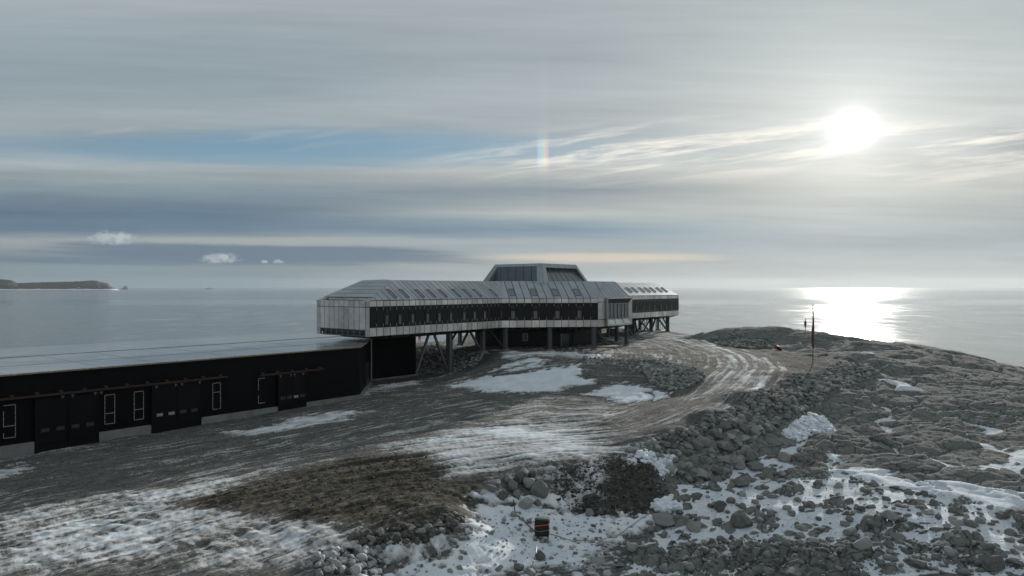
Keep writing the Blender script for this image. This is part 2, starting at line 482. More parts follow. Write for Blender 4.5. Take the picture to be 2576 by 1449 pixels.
_ = np.array([(38,230),(85,200),(140,140),(140,40),(60,20),(14,22)])

def terrain(x, y):
    """height, snow amount, and the ground masks at world points"""
    wx = (fbm(x*.25, y*.25, 3, 3)-.5)*3; wy = (fbm(x*.25, y*.25, 3, 9)-.5)*3
    b = base(x, y)
    sd = {k: sdf_big(x+wx*.5, y+wy*.5, P) for k, P in PG.items()}
    far = ss(y, 165, 185)
    rockm = np.maximum(ss(-sd['rock'], -1.2, .8), far)
    rockm = np.maximum(rockm, ss(x-(62+.25*y), 0, 12))
    ice = 0*x
    rockm = rockm*(1-ice)
    rockm = np.maximum(rockm, ss(b, 3.5, 3.85)*ss(y, 95, 105)*ss(x, 18, 26))
    crag = ss(-sd['crag'], -2, 3)
    # bedrock: pillows of three sizes with cracks between
    ax, ay = x*.93+y*.36, -x*.36+y*.93
    q1, q2 = (fbm(x*.18, y*.18, 3, 21)-.5)*5, (fbm(x*.18, y*.18, 3, 27)-.5)*5
    g1, i1, t1 = worley((ax+q1)/8.5, (ay+q2)/4.4, 31)
    g2, i2, t2 = worley((ax+q1*.6)/3.0+5, (ay+q2*.6)/1.6, 41)
    g3, i3, t3 = worley((ax+q1*.3)/1.05, (ay+q2*.3)/.75, 51)
    c1, c2, c3 = 1-ss(g1, 0, .08), 1-ss(g2, 0, .12), 1-ss(g3, 0, .2)
    p1, p2, p3 = [np.clip(g/.55, 0, 1)**.6 for g in (g1, g2, g3)]
    d1, d2, d3 = 1-c1, 1-c2, 1-c3
    bz = ss(-sd['boulders'], -3, 2)
    brk = ss(fbm(x*.11, y*.11, 3, 133), .45, .6)
    rk = .45*(i1-.5)+.14*p1+.36*t1-.22*c1
    rk = rk+(.27+.28*brk+.56*bz)*(1-.45*crag)*(.36*(i2-.5)+.20*p2+.34*t2-.20*c2)
    rk = rk+(.08+.16*brk+bz)*(1-.5*crag)*(.26*(i3-.4)+.20*p3+.12*t3-.10*c3)
    rk = rk+(fbm(x*1.7, y*1.7, 4, 61)-.5)*.14+(fbm(x*.09, y*.09, 3, 66)-.5)*1.4*(.4+.6*crag)
    rk = rk-.28-.12*bz
    # made ground: ruts and lumps
    w, s = pathco(x, y, ROAD)
    w2, s2 = pathco(x, y, YARDPATH)
    near = np.abs(w) < np.abs(w2)+2
    ww = np.where(near, w, w2+40); sv = np.where(near, s, s2+300)
    st = fbm(sv*.07, ww*1.5, 4, 71, .6)
    st2 = fbm(sv*.35, ww*3.2, 3, 77, .6)
    roadm = ss(-np.abs(w), -4.6, -3.0)
    fg = ss(-sd['fgsnow'], -2, 3); br = ss(-sd['brown'], -1.5, .8)
    lump = fbm(x*1.9, y*1.9, 4, 81)-.5
    mg = (st-.5)*.16+lump*(.08+.07*fg+.10*br)+br*(st-.5)*.35+(fbm(x*.35, y*.35, 3, 85)-.5)*.3*(1-roadm)
    arcs = np.sin((np.hypot(x+24, y-20))*5.5+fbm(x*.5, y*.5, 2, 87)*6)
    mg = mg+fg*.07*arcs*ss(fbm(x*.22, y*.22, 2, 88), .4, .6)
    h = b+mg*(1-rockm)+rk*rockm
    mo = ss(-sd['mound'], -1.5, 1.0)
    h = h+mo*(fbm(x*2.6, y*2.6, 4, 91)-.5)*.4
    # ---- snow lying in the hollows of the rock
    off = -.47+.36*(fbm(x*.12, y*.12, 3, 101)-.5)*2
    off = off+bz*.53
    off = off+.50*ss(-sd['shoreH'], -1.6, 1.2)*(.42+1.15*fbm(x*.33, y*.33, 3, 171)-.5*ss(fbm(x*.55, y*.8, 3, 177), .52, .62))+.9*ss(-sd['shoreI'], -1, .6)+.8*ss(-sd['shoreJ'], -1, .5)
    off = off-.5*crag*ss(y, 60, 90)*(1-ss(-sd['shoreI'], -1.5, .6))*(1-ss(-sd['shoreJ'], -1.5, .6))
    sl = b+off-.06+(fbm(x*.5, y*.5, 3, 105)-.5)*.24+(fbm(x*.09, y*.09, 3, 66)-.5)*1.4*(.4+.6*crag)
    poolm = rockm*(1-far)
    ds = np.where(poolm > .5, sl-h, -1)
    snow_pool = np.clip(ds/.10, -1, 1)
    h = np.where(poolm > .5, np.maximum(h, sl), h)
    # ---- snow on the made ground
    n1 = fbm(x*.45, y*.45, 4, 111); n2 = fbm(x*1.6, y*1.6, 4, 117, .6)
    stn = (st-.5)*1.6+(st2-.5)*.9
    n4 = fbm(sv*.5, ww*2.2, 4, 151, .6)
    def sol(k, wd=.9): return ss(-sd[k]+(n2-.5)*1.8+(n4-.5)*2.6, -wd, wd)
    st3 = fbm(sv*.13, ww*2.4, 4, 141, .65)
    S = np.full(x.shape, -.31)+(st3-.5)*1.5+(st2-.5)*.7+(n1-.5)*.9+(n2-.5)*.5
    far_rd = ss(s, 58, 75)
    S = S+roadm*(.06+far_rd*(.26+1.9*(fbm(s*.03, w*1.3, 4, 147, .6)-.5)))
    S = S+.74*ss(-sd['mid'], -3, 3)*(1-br)+.36*ss(-sd['midlit'], -3, 3)  # frosted middle; midlit adds frost to carry the sunlit brightness in colour
    S = S+.72*fg-.45*br+(n2-.5)*.7*fg+(fbm(x*3.1, y*3.1, 3, 157)-.5)*1.0*fg
    trk = np.exp(-(np.abs(np.mod(w2+.8*np.sin(s2*.05), 3.4)-1.7)-.9)**2/.05)
    S = S+fg*trk*(-.12+.20*np.sin(s2*2*math.pi/.42))*ss(fbm(x*.15, y*.15, 2, 163), .38, .55)
    pad = ss(b, 2.4, 3.0)
    S = S+.12*pad+.35*pad*(n1-.45)
    for k, g in (('bowlA', 2.0), ('bowlA2', 1.3), ('bowlB', 1.7), ('bowlC', 1.2), ('bowlD', .75), ('wallE', 1.0), ('stripF', .95), ('stripG', 1.0), ('bermL', 1.0)):
        S = S+g*sol(k)
    gu = sol('gully', 1.4)
    S = S+gu*1.6+(n2-.5)*.9*gu
    S = S-mo*.40+mo*(n2-.5)*1.2+.75*ss(-sd['moundsnow'], -1.0, .8)*(.4+1.2*n1)
    S = S+1.2*sol('heapK', 1.0)
    S = S+1.6*ice-.5*ice*(n1 < .42)
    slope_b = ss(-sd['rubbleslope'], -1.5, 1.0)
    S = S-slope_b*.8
    S = S-(.42*ss(-sd['padright'], -2.5, 2.0)+.06*ss(-sd['padleft'], -3, 2))*(1-.8*roadm*(s < 95))
    S = np.clip(S, -1, 1)
    # snow has its own depth on the patches
    h = h+(1-rockm)*(.16*(1-fg))*np.clip(S, 0, 1)
    snow = np.where(poolm > .5, np.maximum(snow_pool, np.where(sd['heapK'] < 0, S, -1)), S*(1-rockm)-rockm)
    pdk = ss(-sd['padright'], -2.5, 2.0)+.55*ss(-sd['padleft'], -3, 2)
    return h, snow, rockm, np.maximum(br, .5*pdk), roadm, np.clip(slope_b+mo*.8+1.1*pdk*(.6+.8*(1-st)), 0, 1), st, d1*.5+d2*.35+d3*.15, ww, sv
def height(x, y):
    return terrain(np.atleast_1d(np.asarray(x, float)), np.atleast_1d(np.asarray(y, float)))[0]
_hc = {}
def hz(x, y):
    return float(height([x], [y])[0])

# terrain sheet: a fan of rows, closer together near the viewpoint side
NR, NCOL = 900, 1180
ys = np.exp(np.linspace(math.log(23), math.log(480), NR))
ks = np.linspace(-1.0, 1.0, NCOL)
GX = (ys[:, None]*ks[None, :]); GY = np.repeat(ys[:, None], NCOL, 1)
TH, TS, TR, TB, TRO, TD, TST, TCR, TWW, TSV = [np.zeros(GX.shape) for _ in range(10)]
for r0 in range(0, NR, 100):
    o = terrain(GX[r0:r0+100], GY[r0:r0+100])
    for A, q in zip((TH, TS, TR, TB, TRO, TD, TST, TCR, TWW, TSV), o): A[r0:r0+100] = q
me = bpy.data.meshes.new('ground')
nv = NR*NCOL
co = np.stack([GX.ravel(), GY.ravel(), TH.ravel()], 1).astype(np.float32)
ii = np.arange(nv).reshape(NR, NCOL)
quads = np.stack([ii[:-1, :-1], ii[:-1, 1:], ii[1:, 1:], ii[1:, :-1]], -1).reshape(-1, 4)
keep = ~((TH.ravel()[quads] < SEA-2.5).all(1))
quads = quads[keep]
ZLOW = float(TH.ravel()[quads].min())
me.vertices.add(nv); me.vertices.foreach_set('co', co.ravel())
me.loops.add(quads.size); me.loops.foreach_set('vertex_index', quads.ravel().astype(np.int32))
me.polygons.add(len(quads)); me.polygons.foreach_set('loop_start', np.arange(0, quads.size, 4, dtype=np.int32))
me.polygons.foreach_set('loop_total', np.full(len(quads), 4, dtype=np.int32))
me.polygons.foreach_set('use_smooth', np.ones(len(quads), dtype=bool))
for nm, A in (('snow', TS), ('rockm', TR), ('brown', TB), ('roadm', TRO), ('darkm', TD), ('streak', TST), ('crack', TCR), ('across', TWW), ('along', TSV)):
    me.attributes.new(nm, 'FLOAT', 'POINT').data.foreach_set('value', A.ravel().astype(np.float32))
me.update(); me.validate()

m, nt, b = new_mat('frozen_ground')
p = pos(nt)
nA = nt.noise(p, .6, 6, .6); nB = nt.noise(p, 4.0, 6, .65); nC = nt.noise(p, 14.0, 4, .65); nD = nt.noise(p, 30.0, 4, .7)
fl = nt.noise(nt.xyz(nt.mul(nt.attr('across'), 4.2), nt.mul(nt.attr('along'), .33), 0.0), 1.0, 5, .68, .4)
fl2 = nt.noise(nt.xyz(nt.mul(nt.attr('across'), 1.4), nt.mul(nt.attr('along'), .10), 4.0), 1.0, 4, .6, .3)
grav = nt.mix(nt.sstep(nB, .3, .7), (.080, .082, .080), (.165, .167, .162))
grav = nt.mix(nt.sstep(nt.attr('streak'), .4, .7, 0, .5), grav, (.165, .161, .150))
brown = nt.mix(nt.sstep(nB, .3, .7), (.028, .025, .021), (.080, .071, .057))
brown = nt.mix(nt.mul(nt.sstep(nt.add(nt.mul(fl, .6), nt.mul(fl2, .4)), .50, .57, 0, .9), nt.sstep(nA, .42, .56)), brown, (.185, .162, .122))
brown = nt.mix(nt.mul(nt.sstep(fl, .45, .36), .6), brown, (.016, .014, .012))
grav = nt.mix(nt.sstep(fl, .52, .62, 0, .5), grav, (.205, .202, .192))
grav = nt.mix(nt.sstep(fl, .47, .38, 0, .6), grav, (.045, .045, .044))
gcol = nt.mix(nt.attr('brown'), grav, brown)
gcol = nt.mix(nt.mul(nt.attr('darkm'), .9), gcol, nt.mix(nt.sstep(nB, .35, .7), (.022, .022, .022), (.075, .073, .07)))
rock = nt.mix(nt.sstep(nA, .3, .7), (.165, .172, .170), (.225, .231, .225))
rock = nt.mix(nt.sstep(nB, .4, .75, 0, .5), rock, (.145, .14, .128))
rock = nt.mix(nt.sstep(nt.attr('crack'), .75, .1, 0, .8), rock, (.022, .022, .022))
def voro(vec, feat):
    nd = nt.node('ShaderNodeTexVoronoi', feature=feat); nt.l.new(vec, nd.inputs['Vector']); nd.inputs['Scale'].default_value = 1.0
    return nd
wv = nt.node('ShaderNodeVectorMath', operation='ADD'); nt.l.new(p, wv.inputs[0])
nt.l.new(nt.vmul(nt.xyz(nA, nt.noise(nt.vmul(p, (1, 1, 1.3)), .9, 4, .6), nA), 1.1), wv.inputs[1])
def blocks(sc_, w_):
    q = nt.vmul(wv.outputs[0], sc_)
    e = voro(q, 'DISTANCE_TO_EDGE').outputs['Distance']
    c_ = nt.sep(voro(q, 'F1').outputs['Color'])[0]
    return nt.sstep(e, w_, 0.0), c_
k1, v1 = blocks((.55, .95, .8), .055)
k2, v2 = blocks((1.7, 2.6, 2.2), .07)
rock = nt.mix(nt.lin(v1, 0, 1, 0, .35), rock, (.095, .098, .098))
rock = nt.mix(nt.lin(v2, 0, 1, 0, .35), rock, (.25, .257, .252))
rock = nt.mix(nt.mul(k1, .65), rock, (.016, .016, .016))
rock = nt.mix(nt.mul(k2, .18), rock, (.025, .025, .025))
k3, v3 = blocks((4.5, 4.5, 4.5), .1)
gcol = nt.mix(nt.lin(v3, 0.3, 1, 0, .45), gcol, (.030, .029, .027))
gcol = nt.mix(nt.lin(v3, 0.25, 0, 0, .35), gcol, (.19, .185, .17))
gcol = nt.mix(nt.attr('rockm'), gcol, rock)
gcol = nt.mix(nt.mul(nt.sstep(nD, .52, .36, 0, .55), nt.lin(nt.attr('rockm'), 0, 1, 1, .3)), gcol, (.022, .022, .021))
gcol = nt.mix(nt.sstep(nD, .54, .68, 0, .35), gcol, (.24, .24, .23))
speck = nt.add(nt.add(nt.mul(nt.sub(nB, .5), 1.0), nt.mul(nt.sub(v3, .5), .35)), nt.add(nt.mul(nt.sub(nC, .5), 1.2), nt.mul(nt.sub(nD, .5), 1.5)))
sv = nt.add(nt.attr('snow'), nt.mul(nt.add(speck, nt.mul(nt.sub(fl, .5), nt.lin(nt.attr('rockm'), 0, .5, 1.3, 0))), nt.lin(nt.attr('rockm'), 0, 1, 1.0, .35)))
sf = nt.sstep(sv, -.10, .24)
snowc = nt.mix(nt.sstep(nA, .35, .7), (.60, .66, .74), (.74, .77, .80))
dirt = nt.mix(nt.sstep(nt.attr('snow'), .25, 1.0), (.40, .405, .41), snowc)
gcol = nt.mix(sf, gcol, nt.mix(nt.attr('rockm'), dirt, snowc))
nt.l.new(gcol, b.inputs['Base Color'])
b.inputs['Roughness'].default_value = 1.0; b.inputs['Specular IOR Level'].default_value = .06
bump(nt, b, nt.add(nt.add(nt.mul(nB, .6), nt.add(nt.mul(nC, .5), nt.mul(nD, .3))), nt.sub(nt.mul(sf, .3), nt.mul(nt.add(nt.mul(k1, 1.0), nt.mul(k2, .4)), nt.attr('rockm')))), .7, .09)
M['ground'] = m
g = link('ground', me, m); tag(g, 'rocky snow-dusted ground with gravel yard and curving track', 'ground', kind='structure')

# ------------------------------------------------------------------ sea
m, nt, b = new_mat('sea_water')
p = pos(nt)
b.inputs['Base Color'].default_value = (.105, .125, .135, 1)
b.inputs['IOR'].default_value = 2.5
b.inputs['Roughness'].default_value = .22
w1 = nt.noise(nt.vmul(p, (.020, .045, 1)), 1.0, 6, .62, .4)
w2 = nt.noise(nt.vmul(p, (.075, .075, 1)), 1.0, 6, .62, .3)
w5 = nt.noise(nt.vmul(p, (.055, .016, 1)), 1.0, 7, .68, .6)
w3 = nt.noise(nt.vmul(p, (.0045, .022, 1)), 1.0, 5, .65, .5)
w4 = nt.noise(nt.vmul(p, (.0006, .004, 1)), 1.0, 4, .6, .5)
py_ = nt.add(nt.sep(p)[1], nt.mul(nt.sub(w4, .5), 160))
line = nt.mul(nt.sstep(py_, 1020, 1050), nt.sstep(py_, 1130, 1100))
calm = nt.mul(nt.sstep(py_, 1100, 1160), nt.sstep(py_, 1750, 1450))
rg = nt.add(nt.add(nt.lin(w5, .32, .68, .04, .16), nt.lin(w3, .3, .7, -.03, .04)), nt.lin(w4, .3, .7, -.02, .03))
rg = nt.mul(rg, nt.sub(1.0, nt.mul(calm, .45)))
nt.l.new(nt.math('MAXIMUM', rg, .025), b.inputs['Roughness'])
w6 = nt.noise(nt.vmul(p, (.085, .030, 1)), 1.0, 6, .66, .5)
w7 = nt.noise(nt.vmul(p, (.02, .007, 1)), 1.0, 4, .6, .5)
dash = nt.mul(nt.sstep(nt.add(nt.mul(w6, .7), nt.mul(w7, .3)), .50, .62), .26)
nt.l.new(nt.sub(nt.sub(.56, nt.mul(line, .14)), dash), b.inputs['Specular IOR Level'])
hh = nt.mul(nt.add(nt.mul(w1, .70), nt.mul(w2, .36)), nt.mul(nt.sub(1.0, nt.mul(calm, .6)), nt.add(1.0, nt.mul(nt.sstep(nt.sep(p)[0], 60, -60), 1.8))))
bump(nt, b, hh, 1.0, 1.0)
M['sea'] = m
me = bpy.data.meshes.new('sea')
S_ = 70000
me.from_pydata([(-S_, -S_, SEA), (S_, -S_, SEA), (S_, S_, SEA), (-S_, S_, SEA)], [], [(0, 1, 2, 3)])
tag(link('sea', me, m), 'cold grey sea with the sun glitter across it', 'sea', kind='structure')

# ------------------------------------------------------------------ headland and far islets
def far_land(name, Y, depth, prof, seed, mat, label, cat, foot=None):
    xs = np.linspace(prof[0][0], prof[-1][0], 260)
    X = (xs-CX)/F*Y
    top = np.interp(xs, [q[0] for q in prof], [q[1] for q in prof])*1.42/F*Y
    nd = 40
    dd = np.linspace(0, 1, nd)
    v = []
    for j, t in enumerate(dd):
        sh = min(1, (t/.35))**.6*(1 if t < .75 else max(0, (1-t)/.25)**.5)
        n = fbm(X/90+seed, np.full_like(X, t*depth/90), 4, seed)
        n2 = fbm(X/28+seed, np.full_like(X, t*depth/28), 3, seed+5)
        k = np.clip(sh*(.88+.16*(n-.5)*2*(.3+.7*(t < .34)))+(n2-.5)*.10*(t > .02), 0, 1.02)
        hgt = top*k
        for x_, h_ in zip(X, hgt): v.append((x_*(1+t*depth/Y), Y+t*depth, SEA-1+h_*(1+.5*t*depth/Y)))
    f = []
    for j in range(nd-1):
        for i in range(259): a = j*260+i; f.append((a, a+1, a+261, a+260))
    me = bpy.data.meshes.new(name); me.from_pydata(v, [], f)
    me.polygons.foreach_set('use_smooth', [True]*len(f))
    return tag(link(name, me, mat), label, cat)
m, nt, b = new_mat('headland_rock')
p = pos(nt)
n = nt.noise(nt.vmul(p, (.012, .012, .03)), 1, 6, .65)
c = nt.mix(nt.sstep(n, .35, .7), (.010, .014, .018), (.026, .030, .035))
z = nt.sep(p)[2]
ice = nt.math('LESS_THAN', nt.add(z, nt.mul(nt.sub(nt.noise(nt.vmul(p, (.012, .002, 0)), 1, 4, .6), .5), 16)), SEA+13.0)
nt.l.new(nt.mix(nt.sstep(nt.noise(nt.vmul(p, (.02, .02, .05)), 1, 3), .66, .72), nt.mix(ice, c, (.66, .70, .74)), (.3, .32, .34)), b.inputs['Base Color'])
b.inputs['Roughness'].default_value = .9
far_land('headland', 7300, 900, [(-420,0),(-330,26),(-150,32),(-40,27),(0,22.5),(30,20),(45,14),(100,15.5),(150,17),(190,17),(235,19.5),(262,19),(268,15.5),(300*.99-2,13),(304-22,5),(287,2.2),(296,.8),(300,0)][:0] or
         [(-420,0),(-330,26),(-150,32),(-40,27),(0,22.5),(30,20),(44,14.5),(100,16),(150,17),(190,17),(225,19.5),(243,19.5),(250,17),(262,15.5),(272,14),(277,9),(286,4.5),(296,1.5),(300,0)], 5, m,
         'long dark flat-topped headland with a white ice foot across the bay', 'headland')
m2, nt2, b2 = new_mat('far_ice')
nt2.l.new(nt2.mix(nt2.noise(pos(nt2), .01, 4), (.10, .13, .16), (.16, .19, .22)), b2.inputs['Base Color'])
far_land('islet', 10500, 300, [(303,0),(308,4.5),(313,7.5),(321,7.0),(324,2),(330,0)], 9, m2, 'pale distant islet just off the tip of the headland', 'islet')
far_land('iceberg', 10800, 300, [(514,0),(518,2.5),(526,3.2),(534,2.8),(540,0)], 12, m2, 'tiny pale iceberg on the horizon left of the station', 'iceberg')

# ------------------------------------------------------------------ station building
TH_S = math.atan2(69.7, 55.2)
PX0, PY0, PZ0 = -17.9, 89.3, 3.3
cs, sn = math.cos(TH_S), math.sin(TH_S)
def sx(px, y):
    """station-local x where the sight line at photo column px crosses local line y"""
    k = (px-CX)/F
    return (k*(PY0+cs*y)-PX0+sn*y)/(cs-k*sn)
def to_local(X, Y):
    return ((X-PX0)*cs+(Y-PY0)*sn, -(X-PX0)*sn+(Y-PY0)*cs)
st_root = empty('station_building', (PX0, PY0, PZ0), TH_S)
tag(st_root, 'long silver and black research station raised on steel columns', 'building')
Z0, Z1, Z2, Z3, ZT, ZL = 3.6, 4.72, 7.38, 8.12, 10.78, 13.85
LW = 26.3; WD = 10.8; LT = 88.9
IS, IB, IE, IE2 = 3.9, .6, 7.3, 3.95
def z1(zx): return 754.7+zx*.2388
def z2p(zx): return 1194.9+zx*.2388
def z4(zx): return 1509.4+zx*.1389

def band_set(parent, A, B, us, zs=(Z0, Z1, Z2, Z3), names=('lower_cladding', 'dark_cladding', 'upper_cladding')):
    A, B = Vector((*A, 0)), Vector((*B, 0))
    U = (B-A).normalized(); L = (B-A).length
    N = U.cross(Vector((0, 0, 1)))
    for k, nm in enumerate(names):
        mb = MB()
        poly = [(0, zs[k]+.03), (L, zs[k]+.03), (L, zs[k+1]-.03), (0, zs[k+1]-.03)]
        panelize(mb, A, U, (0, 0, 1), poly, us, None, .09 if k != 1 else .06, .05)
        if k == 1:      # pale fixing plates over the joints
            for u in us:
                for zz, hh in ((Z1+.28, .42), (Z2-.30, .36)):
                    c = A+U*u+N*.055; c.z = zz
                    mb.box(c, (.07, .05, hh), math.atan2(U.y, U.x), 1)
        mb.build(nm, [M['alu']] if k != 1 else [M['dark_clad'], M['frame_grey']], parent)
    return A, U, L

def slope_panels(parent, A, U, V, poly, us, vs=None, name='roof_slope'):
    mb = MB(); panelize(mb, A, U, V, poly, us, vs, .11, .07)
    return mb.build(name, M['alu_roof'], parent)

def window_on(parent, A, U, V, u, v, w, h, name, off=.09, mat='glass', fr='core'):
    """framed pane lying on a facade or roof plane"""
    A, U, V = Vector(A), Vector(U), Vector(V); N = U.cross(V).normalized()
    mb = MB(); t = .07
    def slab(u0, u1, v0, v1, o0, o1, mi):
        q = [(u0, v0), (u1, v0), (u1, v1), (u0, v1)]
        lo = [A+U*a+V*c+N*o0 for a, c in q]; hi = [A+U*a+V*c+N*o1 for a, c in q]
        mb.add(lo+hi, [(4, 5, 6, 7), (0, 1, 5, 4), (1, 2, 6, 5), (2, 3, 7, 6), (3, 0, 4, 7)], mi)
    u0, u1, v0, v1 = u-w/2, u+w/2, v, v+h
    slab(u0+t, u1-t, v0+t, v1-t, off-.04, off-.015, 0)
    slab(u0, u1, v0, v0+t, off-.05, off+.03, 1); slab(u0, u1, v1-t, v1, off-.05, off+.03, 1)
    slab(u0, u0+t, v0+t, v1-t, off-.05, off+.03, 1); slab(u1-t, u1, v0+t, v1-t, off-.05, off+.03, 1)
    return mb.build(name, [M[mat], M[fr]], parent)

def vent_on(parent, A, U, u, z, w, h):
    A, U = Vector(A), Vector(U)
    N = U.cross(Vector((0, 0, 1)))
    mb = MB()
    c = A+U*u+N*.07; c.z = z+h/2
    rz = math.atan2(U.y, U.x)
    mb.box(c, (w, .06, h), rz, 0)
    for k in range(4):
        cc = c+N*.04; cc.z = z+h*(k+.5)/4
        mb.box(cc, (w*.9, .03, h*.08), rz, 0)
    return mb.build('vent', M['black'], parent)

# --- near wing
near = MB()
near.prism([(0.02, .02), (LW, .02), (LW, WD-.02), (.02, WD-.02)], Z0+.35, Z3-.02)
P8 = [(0, 0, Z3), (LW+5, 0, Z3), (LW+5, WD, Z3), (0, WD, Z3), (IE, IS, ZT), (LW+5, IS, ZT), (LW+5, WD-IB, ZT), (IE, WD-IB, ZT)]
e = .03
P8 = [(x+(e if i in (0, 3) else 0), y+(e if y < 5 else -e), z-.03) for i, (x, y, z) in enumerate(P8)]
SLZ = Z3+.62; SLX = 1.7            # the end slope stops above a recessed clerestory
near.add([P8[1], P8[5], P8[4], P8[0]], [(0, 1, 2, 3)])
near.add([P8[5], P8[6], P8[7], P8[4]], [(0, 1, 2, 3)])
near.add([P8[2], P8[3], P8[7], P8[6]], [(0, 1, 2, 3)])
wing = near.build('wing', M['core'], st_root)
us = sorted([sx(z1(q), 0) for q in (805, 875, 948, 1015, 1085, 1150, 1215, 1260, 1308, 1375, 1435, 1495, 1553, 1610, 1660, 1700, 1757, 1810, 1865, 1918, 1972, 2012, 2052, 2090, 2142)])
A, U, L = band_set(wing, (0, 0), (LW, 0), us)
U = Vector((1, 0, 0))
Vs = Vector((0, IS, ZT-Z3)); Ls = Vs.length; Vs.normalize()
vx = 31.7
slope_panels(wing, (0, 0, Z3), U, Vs, [(0.05, .05), (LW, .05), (vx, Ls), (IE, Ls)], [q+0.0 for q in us]+[LW+1.2, LW+2.5, LW+3.8])
# end face (faces -x): cladding columns over an open frame
Ue = Vector((0, -1, 0)); Ae = Vector((0, WD, 0))
mb = MB()
ecols = [.45, 1.35, 2.2, 3.1, 4.0, 4.9, 5.8, 6.7, 7.6, 8.5, 9.6]
ecols = [WD*q for q in (.07, .155, .25, .345, .44, .535, .63, .725, .82, .93)]
panelize(mb, Ae, Ue, (0, 0, 1), [(0, Z0+.85), (WD, Z0+.85), (WD, Z3-.86), (0, Z3-.86)], ecols, None, .07, .06)
panelize(mb, Ae, Ue, (0, 0, 1), [(0, Z3-.78), (WD, Z3-.78), (WD, Z3+.02), (0, Z3+.02)], ecols, None, .07, .06)
for a0, a1 in ((0, ecols[0]), (ecols[-1], WD)):
    panelize(mb, Ae, Ue, (0, 0, 1), [(a0, Z0-.02), (a1, Z0-.02), (a1, Z0+.82), (a0, Z0+.82)], [], None, .04, .06)
mb.build('end_cladding', M['alu'], wing)
mb = MB()
for k in range(9):
    yy = WD-(ecols[0]+(ecols[-1]-ecols[0])*k/8)
    mb.box((-.02+.10, yy, Z0+.42), (.16, .22, .74), 0)
mb.box((.04, WD/2, Z0+.04), (.14, WD*.86, .12)); mb.box((.03, WD/2, Z0+.80), (.14, WD*.86, .10))
mb.build('end_frame', M['steel'], wing)
mb = MB(); mb.box((1.0, WD/2, Z0+.17), (1.7, WD*.8, .5)); mb.build('recess_shade', M['black'], wing)  # black block stands in for the shade behind the open end frame
# end slope with recessed strip
Ve = Vector((IE, 0, ZT-Z3)).normalized(); Le = math.hypot(IE, ZT-Z3)
t0 = .30
def esl(t): return (IE*t, (1-t)*0)
# polygon in (u across from back, v up-slope)
def hipf(v): return (IB*v/Le, WD-IS*v/Le)
v0 = Le*.15
pl = [(hipf(v0)[0], v0), (hipf(v0)[1], v0), (WD-IS, Le), (WD*.46, Le+.25), (IB, Le)]
slope_panels(wing, (0, WD, Z3), Ue, Ve, pl, [WD*.36], [v0+(Le-v0)*q for q in (.2, .42, .63, .85)], 'end_slope')
back = MB()
zz = Z3+(ZT-Z3)*.15; xx = IE*.15
back.add([(xx+.02, WD-hipf(v0)[0]-.1, zz-.03), (xx+.02, WD-hipf(v0)[1]+.1, zz-.03), (IE, IS, ZT-.03), (IE, WD-IB, ZT-.03)], [(0, 1, 2, 3)])
back.prism([(0, 0.02), (IE, .3), (IE, WD-.3), (0, WD-.02)], Z3-.05, Z3-.02)
# solid triangular cheeks each side of the recess
for y0_, y1_ in ((.02, 1.35), (WD-1.0, WD-.02)):
    back.add([(.03, y0_, Z3), (xx+.4, y0_+.0, Z3), (xx+.4, y1_, Z3), (.03, y1_, Z3), (xx+.4, y0_+(.9 if y0_ < 1 else 0), zz+.12), (xx+.4, y1_-(.05 if y0_ > 1 else 0), zz+.12)],
             [(0, 1, 2, 3), (0, 4, 5, 3), (1, 4, 0), (3, 5, 2), (1, 2, 5, 4)])
back.build('roof_deck', M['alu_roof'], wing)
mb = MB()
for k in range(12):
    a0 = 1.3+(WD-2.4)*k/12
    mb.box((xx-.02, a0+(WD-2.4)/24, Z3+(zz-Z3)*.5), (.06, (WD-2.4)/12-.05, (zz-Z3)-.12))
mb.build('clerestory_strip', M['pale_panel'], wing)
# top deck of the wing
mb = MB()
panelize(mb, (0, IS, ZT), (1, 0, 0), (0, 1, 0), [(IE+.05, .02), (vx, .02), (vx, WD-IB-IS), (IE+.05, WD-IB-IS)], [IE+4*k for k in range(1, 7)], None, .08, .05)
mb.build('roof_top', M['alu_roof'], wing)
for q in (912, 1050, 1184, 1342, 1465, 1588, 1728, 1837, 1945, 2118):
    x_ = sx(z1(q), 0)
    window_on(wing, (0, 0, 0), U, (0, 0, 1), x_, Z1+.10*(Z2-Z1), .62, 1.25, 'window')
for q in (912, 1344, 1728, 2118):
    vent_on(wing, (0, 0, 0), U, sx(z1(q), 0), Z1+.68*(Z2-Z1), .5, .46)
for q in (1035, 1168, 1328, 1450, 1570, 1712, 1825, 1932, 2103):
    window_on(wing, (0, 0, Z3), U, Vs, sx(z1(q), 0)-.1, .50, .66, 1.95, 'skylight', .10, 'glass', 'steel')
# soffit of the near wing
def soffit(parent, outline, inset, drop=.55, nseam=24):
    mb = MB()
    n = len(outline)
    o = [Vector((x, y, Z0)) for x, y in outline]; i_ = [Vector((x, y, Z0-drop)) for x, y in inset]
    for k in range(n):
        a, b2_, c, d = o[k], o[(k+1) % n], i_[(k+1) % n], i_[k]
        L_ = (b2_-a).length; ns = max(1, int(L_/1.25))
        for j in range(ns):
            t0_, t1_ = j/ns+.012, (j+1)/ns-.012
            mb.add([a.lerp(b2_, t0_), d.lerp(c, t0_), d.lerp(c, t1_), a.lerp(b2_, t1_)], [(0, 1, 2, 3)])
    mb.add([Vector((p.x, p.y, p.z+.01)) for p in i_], [tuple(range(n-1, -1, -1))])
    mb.add([Vector((p.x, p.y, p.z+.05)) for p in o], [tuple(range(n-1, -1, -1))])
    return mb.build('soffit', M['soffit'], parent)
soffit(wing, [(2.4, 0), (LW, 0), (LW, WD), (2.4, WD)], [(3.2, 1.5), (LW, 1.5), (LW, WD-1.5), (3.2, WD-1.5)])

